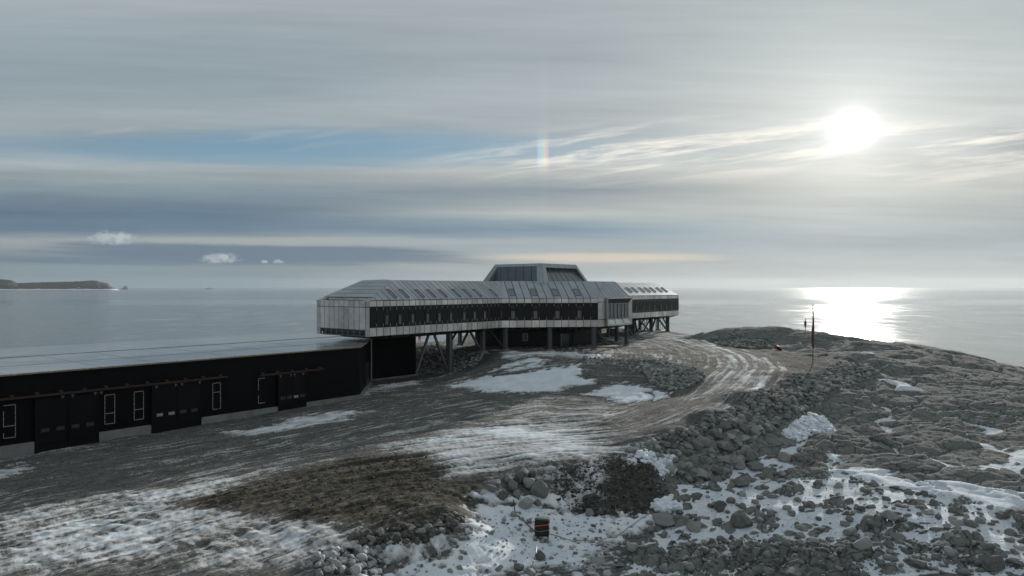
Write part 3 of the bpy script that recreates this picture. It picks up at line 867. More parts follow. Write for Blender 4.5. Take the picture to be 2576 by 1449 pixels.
# --- far wing
X0 = 58.7
mb = MB()
mb.prism([(X0-2, .02), (LT-.02, .02), (LT-.02, WD-.02), (X0-2, WD-.02)], Z0+.02, Z3-.02)
Q = [(X0-6, .03, Z3-.03), (LT-.03, .03, Z3-.03), (LT-.03, WD-.03, Z3-.03), (X0-6, WD-.03, Z3-.03), (X0-6, IS, ZT-.03), (LT-IE2, IS, ZT-.03), (LT-IE2, WD-IS, ZT-.03), (X0-6, WD-IS, ZT-.03)]
mb.add(Q, [(0, 1, 5, 4), (1, 2, 6, 5), (2, 3, 7, 6), (4, 5, 6, 7)])
fwing = mb.build('wing', M['core'], st_root)
us = [X0+.2+1.26*k for k in range(0, 25)]
us = [u for u in us if u < LT-.5]
band_set(fwing, (X0, 0), (LT, 0), [u-X0 for u in us])
slope_panels(fwing, (0, 0, Z3), U, Vs, [(X0-4, .05), (LT-.05, .05), (LT-IE2, Ls), (X0-4, Ls)], us)
mb = MB(); panelize(mb, (LT, 0, 0), (0, 1, 0), (0, 0, 1), [(0, Z0), (WD, Z0), (WD, Z3), (0, Z3)], [1.35*k for k in range(1, 8)], [Z1, Z2], .08, .05)
mb.build('end_cladding', M['alu'], fwing)
mb = MB()
ve = Vector((-IE2, 0, ZT-Z3)); le = ve.length; ve.normalize()
panelize(mb, (LT, 0, Z3), (0, 1, 0), ve, [(0.05, .05), (WD-.05, .05), (WD-IS, le), (IS, le)], [1.35*k for k in range(1, 8)], None, .1, .06)
mb.build('end_slope', M['alu_roof'], fwing)
for q in (660, 787, 887, 987, 1101, 1198, 1289):
    window_on(fwing, (0, 0, 0), U, (0, 0, 1), sx(z4(q), 0), Z1+.06*(Z2-Z1), .62, 1.25, 'window')
for q in (664, 988, 1293):
    vent_on(fwing, (0, 0, 0), U, sx(z4(q), 0), Z1+.66*(Z2-Z1), .55, .46)
for q in (505, 612, 740, 842, 940, 1058, 1152):
    window_on(fwing, (0, 0, Z3), U, Vs, sx(z4(q), 1.9)+.25, 1.25, .60, 1.8, 'skylight', .10, 'steel', 'alu_roof')
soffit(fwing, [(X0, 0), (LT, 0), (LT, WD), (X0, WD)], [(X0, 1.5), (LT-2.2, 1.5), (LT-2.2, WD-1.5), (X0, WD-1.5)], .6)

# --- central block
CB = [(26.3, 0), (37.4, -10.5), (47.7, -10.5), (58.7, 0), (58.7, 12), (26.3, 12)]
RT = [(31.2, 3.9), (43.4, -7.75), (47.5, -7.75), (59.0, 3.9), (59.0, 10), (31.2, 10)]
mb = MB()
CBi = [(26.35, .05), (37.42, -10.42), (47.66, -10.42), (58.6, .05), (58.6, 12), (26.35, 12)]
mb.prism(CBi, Z0+.02, Z3-.04)
n = len(CBi)
mb.add([(x, y, Z3-.04) for x, y in CBi]+[(x, y, ZT-.04) for x, y in RT], [(i, (i+1) % n, n+(i+1) % n, n+i) for i in range(n)]+[tuple(range(n, 2*n))])
cen = mb.build('central_block', M['core'], st_root)
A2 = Vector((26.3, 0, 0)); B2 = Vector((37.4, -10.5, 0)); Uc = (B2-A2).normalized(); Lc = (B2-A2).length
us = [Lc*(q-327)/(1335-327) for q in (403, 482, 560, 638, 715, 792, 870, 948, 1025, 1103, 1180, 1258)]
band_set(cen, (26.3, 0), (37.4, -10.5), us)
# front slope of the central block
def plane_frame(a, b_, c):
    a, b_, c = Vector(a), Vector(b_), Vector(c)
    U_ = (b_-a).normalized(); V_ = (c-a)-U_*((c-a).dot(U_)); V_.normalize()
    return a, U_, V_
def in_frame(fr, p): d_ = Vector(p)-fr[0]; return (d_.dot(fr[1]), d_.dot(fr[2]))
fr = plane_frame((26.3, 0, Z3), (37.4, -10.5, Z3), (43.4, -7.75, ZT))
pl = [in_frame(fr, p) for p in ((26.3, 0, Z3), (37.4, -10.5, Z3), (43.4, -7.75, ZT), (31.2, 3.9, ZT))]
usk = [u-.15 for u in us]+[Lc+1.0, Lc+2.2, -1, -2.2]
slope_panels(cen, fr[0], fr[1], fr[2], pl, [u for u in us]+[Lc+1.1, Lc+2.3])
ufr = fr
for q in (437, 669, 899, 1131):
    uu = Lc*(q-327)/(1335-327)
    window_on(cen, fr[0], fr[1], fr[2], uu+.15, .8, .9, 2.7, 'skylight', .10, 'glass', 'steel')
    window_on(cen, A2, Uc, (0, 0, 1), Lc*(q+6-327)/(1335-327), Z1+.07*(Z2-Z1), .72, 1.3, 'window')
    vent_on(cen, A2, Uc, Lc*(q+6-327)/(1335-327), Z1+.66*(Z2-Z1), .62, .5)
# side slope above the glazed bay
fr = plane_frame((37.4, -10.5, Z3), (47.7, -10.5, Z3), (47.5, -7.75, ZT))
pl = [in_frame(fr, p) for p in ((37.4, -10.5, Z3), (47.9, -10.5, Z3), (47.5, -7.75, ZT), (43.4, -7.75, ZT))]
slope_panels(cen, fr[0], fr[1], fr[2], pl, [1.2*k for k in range(1, 9)])
fr = plane_frame((47.7, -10.5, Z3), (58.7, 0, Z3), (59.0, 3.9, ZT))
pl = [in_frame(fr, p) for p in ((47.7, -10.5, Z3), (58.7, 0, Z3), (59.0, 3.9, ZT), (47.5, -7.75, ZT))]
slope_panels(cen, fr[0], fr[1], fr[2], pl, [1.2*k for k in range(1, 13)])
band_set(cen, (47.7, -10.5), (58.7, 0), [1.25*k for k in range(1, 12)])
# silver post between facade and bay, full height
mb = MB(); panelize(mb, (37.4, -10.5, 0), (1, 0, 0), (0, 0, 1), [(0, Z0), (2.1, Z0), (2.1, Z3), (0, Z3)], [], [Z1, Z2+.1], .09, .05)
mb.build('corner_cladding', M['alu'], cen)
# glazed bay
bx0, bx1 = 39.6, 47.6
bay = MB()
yo, yi = -11.0, -10.56
def quad3(mb_, a, b_, c, d, m_=0): mb_.add([a, b_, c, d], [(0, 1, 2, 3)], m_)
gx0, gx1, gz0, gz1 = bx0+.35, bx1-.5, Z0+1.15, Z3-.95
o4 = [(bx0, yo, Z0+.02), (bx1, yo, Z0+.02), (bx1, yo, Z3+.02), (bx0, yo, Z3+.02)]
o5 = [(bx0+.12, yo, Z0+.28), (bx1-.12, yo, Z0+.28), (bx1-.12, yo, Z3-.1), (bx0+.12, yo, Z3-.1)]
g4 = [(gx0, yi, gz0), (gx1, yi, gz0), (gx1, yi, gz1), (gx0, yi, gz1)]
for k in range(4):
    j = (k+1) % 4
    quad3(bay, o4[k], o4[j], o5[j], o5[k]); quad3(bay, o5[k], o5[j], g4[j], g4[k], 1 if k == 2 else 0)
bk = [(x, -10.40, z) for x, y, z in o4]
for k in range(4):
    j = (k+1) % 4
    quad3(bay, bk[k], bk[j], o4[j], o4[k])
for f_ in (1/3, 2/3):
    xx_ = bx0+(bx1-bx0)*f_
    bay.bar((xx_, yo-.01, Z0+.3), (gx0+(gx1-gx0)*f_, yi-.02, gz0), .05, .05, 2)
    bay.bar((xx_, yo-.01, Z3-.1), (gx0+(gx1-gx0)*f_, yi-.02, gz1), .05, .05, 2)
bay.build('bay_surround', [M['alu'], M['soffit'], M['core']], cen)
gl = MB()
for k in range(6):
    a0 = gx0+(gx1-gx0)*k/6; a1 = gx0+(gx1-gx0)*(k+1)/6
    gl.add([(a0+.06, yi-.01, gz0+.05), (a1-.06, yi-.01, gz0+.05), (a1-.06, yi-.01, gz1-.05), (a0+.06, yi-.01, gz1-.05)], [(0, 1, 2, 3)], 0)
    if k: gl.box((a0, yi-.06, (gz0+gz1)/2), (.13, .16, gz1-gz0), 0, 1)
gl.box(((gx0+gx1)/2, yi-.06, gz0), (gx1-gx0, .16, .12), 0, 1); gl.box(((gx0+gx1)/2, yi-.06, gz1), (gx1-gx0, .16, .12), 0, 1)
gl.build('bay_window', [M['glass'], M['frame_grey']], cen)
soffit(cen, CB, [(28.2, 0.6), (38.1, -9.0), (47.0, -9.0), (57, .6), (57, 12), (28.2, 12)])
# roof deck
mb = MB(); n = len(RT)
mb.add([(x, y, ZT+.02) for x, y in RT], [tuple(range(n))]); mb.build('roof_top', M['alu_roof'], cen)

# --- lantern on the roof
lx0, lx1, ly0, ly1 = 37.0, 47.5, .2, 10.3
K = 1.75
bs = [(lx0-K, ly0-K), (lx1+K, ly0-K), (lx1+K, ly1+K), (lx0-K, ly1+K)]
tp = [(lx0, ly0), (lx1, ly0), (lx1, ly1), (lx0, ly1)]
LZB = ZT-.35
lan = MB()
bv = [Vector((x, y, LZB)) for x, y in bs]; tv = [Vector((x, y, ZL)) for x, y in tp]
lan.add(bv+tv, [(1, 2, 6, 5), (2, 3, 7, 6)])
apex = Vector(((lx0+lx1)/2, (ly0+ly1)/2, ZL+.12))
lan.add(tv+[apex], [(0, 1, 4), (1, 2, 4), (2, 3, 4), (3, 0, 4)])
# right face (glazed, y = ly0 side): border frame
def face_pt(i, j, u, v):
    a = bv[i].lerp(bv[j], u); b_ = tv[i].lerp(tv[j], u); return a.lerp(b_, v)
def frame_face(mb_, i, j, u0, u1, v0, v1, depth, mi=0):
    P_ = lambda u, v: face_pt(i, j, u, v)
    N_ = (P_(1, 0)-P_(0, 0)).cross(P_(0, 1)-P_(0, 0)).normalized()
    for q in (((0, 0), (u0, 0), (u0, 1), (0, 1)), ((u1, 0), (1, 0), (1, 1), (u1, 1)), ((u0, v1), (u1, v1), (u1, 1), (u0, 1)), ((u0, 0), (u1, 0), (u1, v0), (u0, v0))):
        mb_.add([P_(*k) for k in q], [(0, 1, 2, 3)], mi)
    return P_, N_
Pg, Ng = frame_face(lan, 0, 1, .10, .93, .06, .80, .6)
ins = [Pg(.10, .06)-Ng*.02, Pg(.93, .06)-Ng*.02, Pg(.93, .80)-Ng*.6, Pg(.10, .80)-Ng*.6]
oo = [Pg(.10, .06), Pg(.93, .06), Pg(.93, .80), Pg(.10, .80)]
for k in range(4): lan.add([oo[k], oo[(k+1) % 4], ins[(k+1) % 4], ins[k]], [(0, 1, 2, 3)], 1)
# left face (x = lx0 side): vertical dark panel in a sloped frame
Pl, Nl = frame_face(lan, 3, 0, .10, .90, 0, .86, 0)
tl, tr = Pl(.10, .86), Pl(.90, .86)
bl, br_ = Pl(.10, 0), Pl(.90, 0)
vb_l, vb_r = Vector((tl.x, bl.y-.25, LZB)), Vector((tr.x, br_.y+.25, LZB))
lan.add([bl, tl, vb_l], [(0, 2, 1)], 0); lan.add([br_, tr, vb_r], [(0, 1, 2)], 0)
lantern = lan.build('lantern', [M['alu_roof'], M['steel']], st_root)
mb = MB()
fU = (vb_r-vb_l); Lf = fU.length; fU.normalize()
panelize(mb, vb_l, fU, (0, 0, 1), [(0, 0), (Lf, 0), (Lf-.02, tl.z-LZB), (.02, tl.z-LZB)], [Lf*k/6.2 for k in range(1, 7)], None, .09, .05)
mb.add([vb_l+Vector((.05, 0, 0)), vb_r+Vector((.05, 0, 0)), tr+Vector((.05, 0, 0)), tl+Vector((.05, 0, 0))], [(0, 1, 2, 3)], 1)
mb.build('lantern_panels', [simple('dark_lantern_panels', (.16, .19, .22), .45, .8, .1, .8, facevar=.08), M['core']], lantern)
mb = MB()
Ug = (ins[1]-ins[0]).normalized(); Lg = (ins[1]-ins[0]).length
for k in range(7):
    t0_, t1_ = k/7, (k+1)/7
    a, b_, c, d = ins[0].lerp(ins[1], t0_), ins[0].lerp(ins[1], t1_), ins[3].lerp(ins[2], t1_), ins[3].lerp(ins[2], t0_)
    mb.add([a, b_, c, d], [(0, 1, 2, 3)], 0)
    if k: mb.bar(a+Ng*.02, d+Ng*.02, .05, .03, 1)
mb.bar(ins[0]+Ng*.1, ins[1]+Ng*.1, .1, .14, 1)
mb.build('lantern_glazing', [simple('lantern_glass', (.085, .10, .098), .22, 0, .1, 1, .6), M['soffit']], lantern)
# skin panels proud of the lantern frame
mb = MB()
def skin(i, j, u0, u1, v0, v1, n_, off=.03):
    P_ = lambda u, v: face_pt(i, j, u, v)
    N_ = (P_(1, 0)-P_(0, 0)).cross(P_(0, 1)-P_(0, 0)).normalized()
    for k in range(n_):
        g_ = .004
        a0, a1 = u0+(u1-u0)*k/n_+g_, u0+(u1-u0)*(k+1)/n_-g_
        q = [P_(a0, v0), P_(a1, v0), P_(a1, v1), P_(a0, v1)]
        mb.add([p_+N_*.0 for p_ in q]+[p_+N_*off for p_ in q], [(4, 5, 6, 7), (0, 1, 5, 4), (1, 2, 6, 5), (2, 3, 7, 6), (3, 0, 4, 7)])
skin(0, 1, .0, 1, .80, 1, 12); skin(0, 1, .005, .098, 0, .795, 1); skin(0, 1, .932, .995, 0, .795, 1); skin(0, 1, .1, .93, 0, .055, 12)
skin(3, 0, 0, 1, .865, 1, 3); skin(3, 0, .005, .098, 0, .86, 1); skin(3, 0, .902, .995, 0, .86, 1)
mb.build('lantern_cladding', M['alu_roof'], lantern)

# --- ground floor core
GB = [(31.4, 4.7), (40.2, -4.1), (49.1, -4.1), (55, 3), (55, 10), (31.4, 10)]
mb = MB(); mb.prism(GB, -.4, Z0-.4)
gf = mb.build('ground_floor', M['dark_clad'], st_root)
a = Vector((31.4, 4.7, 0)); bq = Vector((40.2, -4.1, 0)); Ug = (bq-a).normalized(); Lg = (bq-a).length
def gfu(px):
    k = (px-CX)/F
    lo, hi = -5.0, Lg+5
    for _ in range(50):
        mid = (lo+hi)/2; p_ = a+Ug*mid
        X = PX0+cs*p_.x-sn*p_.y; Y = PY0+sn*p_.x+cs*p_.y
        if X/Y < k: lo = mid
        else: hi = mid
    return lo
window_on(gf, a, Ug, (0, 0, 1), gfu(1321.5), 1.0, .85, 1.2, 'window', .05, 'glass', 'frame_grey')
mb = MB(); du = gfu(1421); N_ = Ug.cross(Vector((0, 0, 1))); rz = math.atan2(Ug.y, Ug.x)
c = a+Ug*du+N_*.05; c.z = 1.08; mb.box(c, (1.2, .08, 2.1), rz, 0)
for s_ in (-.64, .64):
    c2 = a+Ug*(du+s_)+N_*.08; c2.z = 1.08; mb.box(c2, (.08, .12, 2.16), rz, 1 if s_ < 0 else 0)
c2 = a+Ug*du+N_*.08; c2.z = .03; mb.box(c2, (1.4, .3, .06), rz, 1)
dr = mb.build('door', [M['glass'], M['frame_grey']], gf)

# --- columns and braces
def column_at(px, py, zb=None, w=.42, lift=0):
    z = 3.3 if zb is None else zb
    X, Y, _ = gpz(px, py, z)
    lx, ly = to_local(X, Y)
    mb = MB()
    z0_ = z-PZ0
    mb.box((lx, ly, (z0_+Z0-.1)/2), (w, w*.9, Z0-.1-z0_))
    mb.box((lx-w*.46, ly, (z0_+Z0-.1)/2), (.05, w*1.25, Z0-.12-z0_)); mb.box((lx+w*.46, ly, (z0_+Z0-.1)/2), (.05, w*1.25, Z0-.12-z0_))
    o = mb.build('column', M['steel'], st_root)
    m2_ = MB(); m2_.box((lx, ly, z0_-.05), (w*2.0, w*2.0, .5), 0, 0, .86); m2_.build('footing', M['concrete'], o)
    return lx, ly
cols = [(1130.3, 941, .62, .6), (1214.4, 885.6, None, .5), (1271.7, 882, None, .44), (1383.5, 880.8, None, .44), (1493.9, 879.6, None, .44), (1551.4, 860.5, None, .44), (1575.8, 869, None, .44), (1530.4, 850, None, .44), (1593.7, 841, None, .5), (1637.9, 838, None, .5), (1679.6, 834.5, None, .5),
        (1157, 867.7, None, .44), (1256, 868, None, .42), (1610, 834, None, .42), (1655, 829.5, None, .42), (1585, 838, None, .42)]
for px, py, zb, w in cols: column_at(px, py, zb, w)
def brace(pt, pb, y, zb=0.15, ztop=None, w=.30):
    xt, xb = sx(pt, y), sx(pb, y)
    mb = MB(); mb.bar((xt, y, (Z0-.5) if ztop is None else ztop), (xb, y, zb), w, w*.9)
    mb.build('brace', M['steel'], st_root)
brace(z1(1352), z1(1222), 1.5, -1.9); brace(z1(1415), z1(1552), 1.5, -2.2)
brace(z1(1668), z1(1590), 9.0, 1.2); brace(z1(1790), z1(1700), 9.0, .4); brace(z1(1797), z1(1905), 1.5, .2); brace(z1(1990), z1(2140), 4, .0)
brace(z2p(1265), z2p(1395), -7, .1); brace(z2p(1560), z2p(1660), 0.5, .1); brace(z4(710), z4(930), 1.5, .1); brace(z4(1000), z4(940), 1.5, .8); brace(z4(1050), z4(1215), 1.5, .3); brace(z4(1115), z4(1215), 8, .6); brace(z4(630), z4(670), 5, .2)
for px in (688, 742, 802, 845, 1000, 1015, 1033, 1062, 1098, 1132, 1160, 1190):
    y_ = random.choice([2.5, 5.0, 7.0]); x_ = sx(z4(px), y_)
    mb = MB(); mb.tube((x_, y_, -.1), (x_, y_, Z0-.3), .055, 6); mb.build('support_pipe', M['frame_grey'], st_root)
# stair flight under the far wing
mb = MB(); y_ = 4.0; xa, xb = sx(z4(715), y_), sx(z4(860), y_)
for k in range(14):
    t = (k+.5)/14; mb.box((xa+(xb-xa)*t, y_, .1+(Z0-.6)*t), ((xb-xa)/14*1.05, 1.5, .08))
for s_ in (-.75, .75):
    mb.bar((xa, y_+s_, .0), (xb, y_+s_, Z0-.5), .08, .45); mb.bar((xa, y_+s_, 1.0), (xb, y_+s_, Z0+.3), .05, .05)
mb.build('staircase', M['black'], st_root)

# ------------------------------------------------------------------ black shed
TH_G = math.atan2(.769, .640)
SX, SY = -18.0, 84.0
gc, gs = math.cos(TH_G), math.sin(TH_G)
RZ = 6.1
shed = empty('garage_shed', (SX, SY, 0), TH_G)
tag(shed, 'long low black garage shed with wet flat roof and sliding doors', 'building')
FP = [(-56, 0), (0, 0), (9.57, 9.9), (18, 9.9), (18, 16.5), (3, 29.6), (-56, 29.6)]
def shx(px, y=0.0):
    k = (px-CX)/F
    return (k*(SY+gc*y)-SX+gs*y)/(gc-k*gs)
def shz(px, py, y=0.0):
    x = shx(px, y); Y = SY+gs*x+gc*y
    return ZC-(py-CY)/F*Y
mb = MB()
ins_ = lambda P, e: P
mb.prism(FP, -1.2, RZ-.12)
mb.build('wall', M['black_wall'], shed)
mb = MB()
RP = [(-56.1, -.12), (.05, -.12), (9.68, 9.78), (18.1, 9.78), (18.1, 16.5), (-56.1, 16.5)]
mb.prism(RP, RZ-.10, RZ)
mb.add([(-56.1, 16.5, RZ), (18.1, 16.5, RZ), (3, 29.7, RZ-.04), (-56.1, 29.7, RZ-.04), (-56.1, 16.5, RZ-.1), (18.1, 16.5, RZ-.1), (3, 29.7, RZ-.115), (-56.1, 29.7, RZ-.115)], [(0, 1, 2, 3), (7, 6, 5, 4), (1, 5, 6, 2), (2, 6, 7, 3)]); mb.build('roof', M['roof_wet'], shed)
mb = MB()
RP2 = [(-56.2, -.17), (.07, -.17), (9.73, 9.73), (18.15, 9.73)]
for q0, q1 in zip(RP2[:-1], RP2[1:]):
    n_ = max(1, int(math.dist(q0, q1)/2.6))
    for k in range(n_):
        a_ = Vector((*q0, RZ-.02)).lerp(Vector((*q1, RZ-.02)), k/n_+.002); b_ = Vector((*q0, RZ-.02)).lerp(Vector((*q1, RZ-.02)), (k+1)/n_-.0005)
        mb.bar(a_, b_, .08, .13)
mb.build('roof_edge', M['wood_trim'], shed)
# raised membrane seams
mb = MB()
for k in range(9):
    x_ = -53+6.1*k+random.uniform(-1.5, 1.5)
    mb.bar((x_, .1, RZ+.006), (x_, 16.3, RZ+.006), .05, .014)
mb.bar((-55.5, 7.4, RZ+.010), (6, 7.4, RZ+.010), .06, .02); mb.bar((-56, 16.5, RZ+.02), (17.5, 16.5, RZ+.02), .12, .05)
mb.build('roof_seams', M['roof_wet'], shed)
doors = [(87, 243.5, 4), (380, 501, 4), (697.6, 765.7, 4)]
dz = []
for d_i, (p0, p1, npn) in enumerate(doors):
    x0, x1 = shx(p0), shx(p1)
    gz = base((x0+x1)/2*gc+SX, (x0+x1)/2*gs+SY)
    zt_ = [3.95, 4.05, 3.75][d_i]
    mb = MB()
    xm = (x0+x1)/2
    for a_, b_, o_ in ((x0, xm-.03, -.30), (xm+.03, x1, -.26)):
        mb.box(((a_+b_)/2, o_+.07, (zt_+(-1.0))/2), (b_-a_, .14, zt_+1.0))
        mb.box(((a_+b_)/2, o_-.015, zt_-.06), (b_-a_, .05, .12)); mb.box(((a_+b_)/2, o_-.015, .25), (b_-a_, .05, .12))
    mb.box((x0-.04, -.16, (zt_-1)/2), (.08, .3, zt_+1)); mb.box((x1+.04, -.16, (zt_-1)/2), (.08, .3, zt_+1))
    dob = mb.build('sliding_door', M['black_door'], shed)
    for k in range(npn):
        xx_ = x0+(x1-x0)*(.14+.24*k)
        q = MB(); q.box((xx_, -.335, 1.30), (.62, .03, .34), 0, 0); q.box((xx_, -.345, 1.30), (.54, .03, .26), 0, 1)
        lit = (d_i == 1 and k in (0, 1))  # light in the lit panes is put in as pale colour
        q.build('door_pane', [M['black'], M['white'] if lit else (M['frame_grey'] if (d_i == 2 and k == 2) else simple('dim_pane', (.035, .037, .038), .3))], dob)
wins = [(8, 38, 850, 1195, 0), (262.7, 287.7, 740, 1045, 0), (336.7, 360, 705, 1000, 0), (534, 553.5, 615, 890, 1), (649, 665.5, 565, 825, 1)]
for p0, p1, t_, b__, w_i in wins:
    x0, x1 = shx(p0), shx(p1)
    zt_ = shz(p0, 817.6+t_*.2388); zb_ = shz(p0, 817.6+b__*.2388)
    mb = MB(); mb.box(((x0+x1)/2, -.03, (zt_+zb_)/2), (x1-x0-.05, .04, zt_-zb_-.05), 0, 0)
    t = .042
    def seg(a_, b_):
        n_ = 6
        for k in range(n_):
            if random.random() < .03: continue
            mb.bar(Vector(a_).lerp(Vector(b_), k/n_+.01), Vector(a_).lerp(Vector(b_), (k+1)/n_-.012), t, t*1.3, 1)
    yy = -.08
    seg((x0, yy, zb_), (x0, yy, zt_)); seg((x0, yy, zt_), (x1, yy, zt_)); seg((x0, yy, zb_), (x1, yy, zb_))
    if w_i == 0 or p0 < 600: seg((x1, yy, zb_), (x1, yy, zt_))
    mz = zb_+(zt_-zb_)*(.36 if w_i == 0 else .65)
    if p0 < 600: seg((x0, yy, mz), (x1, yy, mz))
    mb.build('window', [M['black_wall'], M['white']], shed)
# hanging rails
for p0, p1, zy0 in ((-260, 567, 4.22), (647.5, 808.7, 3.98)):
    x0, x1 = shx(max(p0, -200)), shx(p1)
    mb = MB(); mb.bar((x0, -.42, zy0), (x1, -.42, zy0), .12, .16); mb.bar((x0, -.42, zy0-.07), (x1, -.42, zy0-.07), .2, .03)
    rail = mb.build('door_rail', M['red_steel'], shed)
    k = x0+.4
    while k < x1:
        q = MB(); q.box((k, -.28, zy0+.20), (.26, .40, .10)); q.box((k, -.40, zy0+.13), (.12, .12, .18)); q.build('rail_bracket', M['core'], rail); k += 1.75
for xh in [shx(q) for q in (153, 250, 178, 235, 388, 437, 452, 497, 700, 726, 735, 757)]:
    q = MB(); q.box((xh, -.45, 3.98 if xh < shx(600) else 3.74), (.22, .06, .10)); q.box((xh, -.45, (3.88 if xh < shx(600) else 3.64)), (.09, .05, .16)); q.build('roller_hanger', M['steel'], shed)
# plinths between the doors
pl_segs = [(-56, shx(85)), (shx(245), shx(378)), (shx(503), shx(696)), (shx(768), .14)]
for x0, x1 in pl_segs:
    mb = MB(); n_ = max(1, round((x1-x0)/2.4))
    for k in range(n_):
        a_, b_ = x0+(x1-x0)*k/n_+.012, x0+(x1-x0)*(k+1)/n_-.012
        mb.box(((a_+b_)/2, -.08, -.35), (b_-a_, .34, 1.6))
    mb.build('plinth', M['concrete'], shed)
for q0, q1 in (((.1, -.1), (9.57, 9.66)), ((9.57, 9.72), (18.2, 9.72))):
    mb = MB(); n_ = 4
    for k in range(n_):
        mb.bar(Vector((*q0, -.3)).lerp(Vector((*q1, -.3)), k/n_+.002), Vector((*q0, -.3)).lerp(Vector((*q1, -.3)), (k+1)/n_-.002), .40, 1.5)
    mb.build('plinth', M['concrete'], shed)
mb = MB(); mb.tube((9.50, 9.62, -.2), (9.50, 9.62, RZ+.05), .10, 10); mb.build('drain_pipe', M['frame_grey'], shed)
mb = MB()
dirc = Vector((9.57, 9.9, 0)).normalized(); nc = Vector((dirc.y, -dirc.x, 0))
for t_ in (8.0, 9.6):
    c = dirc*t_+nc*.05; mb.box((c.x, c.y, 1.9), (1.2, .08, 2.9), math.atan2(dirc.y, dirc.x), 0)
    for s_ in (-.6, .6):
        c3 = dirc*(t_+s_)+nc*.09; mb.box((c3.x, c3.y, 1.9), (.06, .06, 2.95), math.atan2(dirc.y, dirc.x), 1)
mb.build('glazed_door', [M['glass'], M['core']], shed)

# ------------------------------------------------------------------ boulders
def ico(sub):
    bm = bmesh.new(); bmesh.ops.create_icosphere(bm, subdivisions=sub, radius=1)
    v = np.array([q.co[:] for q in bm.verts]); f = np.array([[w.index for w in q.verts] for q in bm.faces]); bm.free()
    return v, f
IC3, IF3 = ico(4); IC2, IF2 = ico(2); IC1, IF1 = ico(1)
def rock_shape(V, seed, angular=.5):
    r_ = np.random.default_rng(seed)
    v = V.copy()
    # chop with random planes, then roughen
    for _ in range(int(6+9*angular)):
        n = r_.normal(size=3); n /= np.linalg.norm(n)
        d = r_.uniform(.55, .88)
        t = v@n-d
        v = v-np.outer(np.maximum(t, 0), n)*(.85+.15*angular)
    f_ = 2.1
    k = (fbm(V[:, 0]*f_+seed, V[:, 1]*f_+V[:, 2]*1.7, 3, seed)-.5)
    k2 = (fbm(V[:, 0]*6+seed, V[:, 2]*6+V[:, 1]*5, 2, seed+3)-.5)
    v = v*(1+.24*k+.06*k2)[:, None]
    v = v*np.array([r_.uniform(.85, 1.2), r_.uniform(.75, 1.0), r_.uniform(.6, .85)])
    return v
def mesh_np(name, v, f, smooth=True, attrs=None):
    me = bpy.data.meshes.new(name)
    me.vertices.add(len(v)); me.vertices.foreach_set('co', v.astype(np.float32).ravel())
    me.loops.add(f.size); me.loops.foreach_set('vertex_index', f.astype(np.int32).ravel())
    me.polygons.add(len(f)); me.polygons.foreach_set('loop_start', np.arange(0, f.size, f.shape[1], dtype=np.int32))
    me.polygons.foreach_set('loop_total', np.full(len(f), f.shape[1], dtype=np.int32))
    me.polygons.foreach_set('use_smooth', np.full(len(f), smooth))
    for k, a_ in (attrs or {}).items():
        me.attributes.new(k, 'FLOAT', 'POINT').data.foreach_set('value', a_.astype(np.float32))
    me.update(); return me
BMESH = [mesh_np('boulder', rock_shape(IC3, 100+i, .7+.5*(i % 3)/2), IF3) for i in range(9)]
for q in BMESH: q.materials.append(M['rock'])
def boulder(x, y, r, label, group, i=None, sink=.3, flat=1.0, z=None, name='boulder', rot=None):
    o = bpy.data.objects.new(name, BMESH[random.randrange(9) if i is None else i])
    zz_ = hz(x, y) if z is None else z
    o.location = (x, y, zz_+r*(.62*flat-sink))
    o.rotation_euler = (random.uniform(-.35, .35), random.uniform(-.35, .35), random.uniform(0, 6.28)) if rot is None else rot
    o.scale = (r*random.uniform(.9, 1.1), r*random.uniform(.9, 1.1), r*flat*random.uniform(.9, 1.05))
    COL.objects.link(o)
    tag(o, label, 'boulder', group); return o
def gpt(px, py): return gp(px, py, height)
def hero(px, py, wpx, label, group=None, flat=1.0, i=None, sink=.3, name='boulder'):
    """py is the photo row of the boulder's foot, wpx its width on the photo"""
    x, y, _ = gpt(px, py)
    r = wpx/F*y/2
    y += r*.5; x = (px-CX)/F*y
    return boulder(x, y, r, label, group, i, sink, flat, name=name)
G_EDGE = 'boulders heaped at the edge of the yard'
hero(1357, 1258, 50, 'tall dark boulder, biggest of the heap at the yard edge', G_EDGE, 1.45, 0, .15)
hero(1264, 1260, 38, 'brownish round boulder at the front left of the heap', G_EDGE, 1.05, 3)
hero(1325, 1280, 44, 'broad grey boulder at the front foot of the heap', G_EDGE, 1.0, 4)
for px, py, w_ in ((1248,1228,24),(1236,1240,22),(1290,1240,34),(1308,1222,36),(1330,1232,30),(1345,1250,24),(1280,1220,22),(1302,1255,22),(1352,1276,18),(1318,1205,26),(1370,1240,20),(1262,1210,20),(1340,1205,24)):
    hero(px, py, w_*1.2, 'dark boulder packed into the heap at the yard edge', G_EDGE, 1.15, None, .12)
hero(1292, 1300, 22, 'tan boulder half sunk in snow below the heap', None, 1.2, 5)
hero(1331, 1318, 20, 'small grey boulder in snow just above the wrapped box', None, 1.0, 6)
hero(1358, 1412, 38, 'angular cable-draped grey boulder below the wrapped box', None, 1.1, 2)
hero(1306, 1440, 30, 'dark wedge-shaped boulder in the snow at the bottom edge', None, .9, 7)
hero(1335, 1446, 36, 'smooth boulder with a pale vein at the bottom edge', None, 1.0, 1)
hero(1253, 1438, 30, 'flat boulder on the snow left of the vein boulder', None, .7, 8)
hero(1483, 1300, 34, 'grey mound foot boulder below the gravel mound', None, .9, 3)
hero(1955, 1195, 66, 'pale blocky boulder standing on snow below the revetment', None, 1.3, 2) if False else hero(1855, 1182, 44, 'pale blocky boulder standing at the snow edge below the revetment', None, 1.25, 2)
hero(1890, 1168, 38, 'tall rounded boulder behind the pale blocky one', None, 1.4, 0)
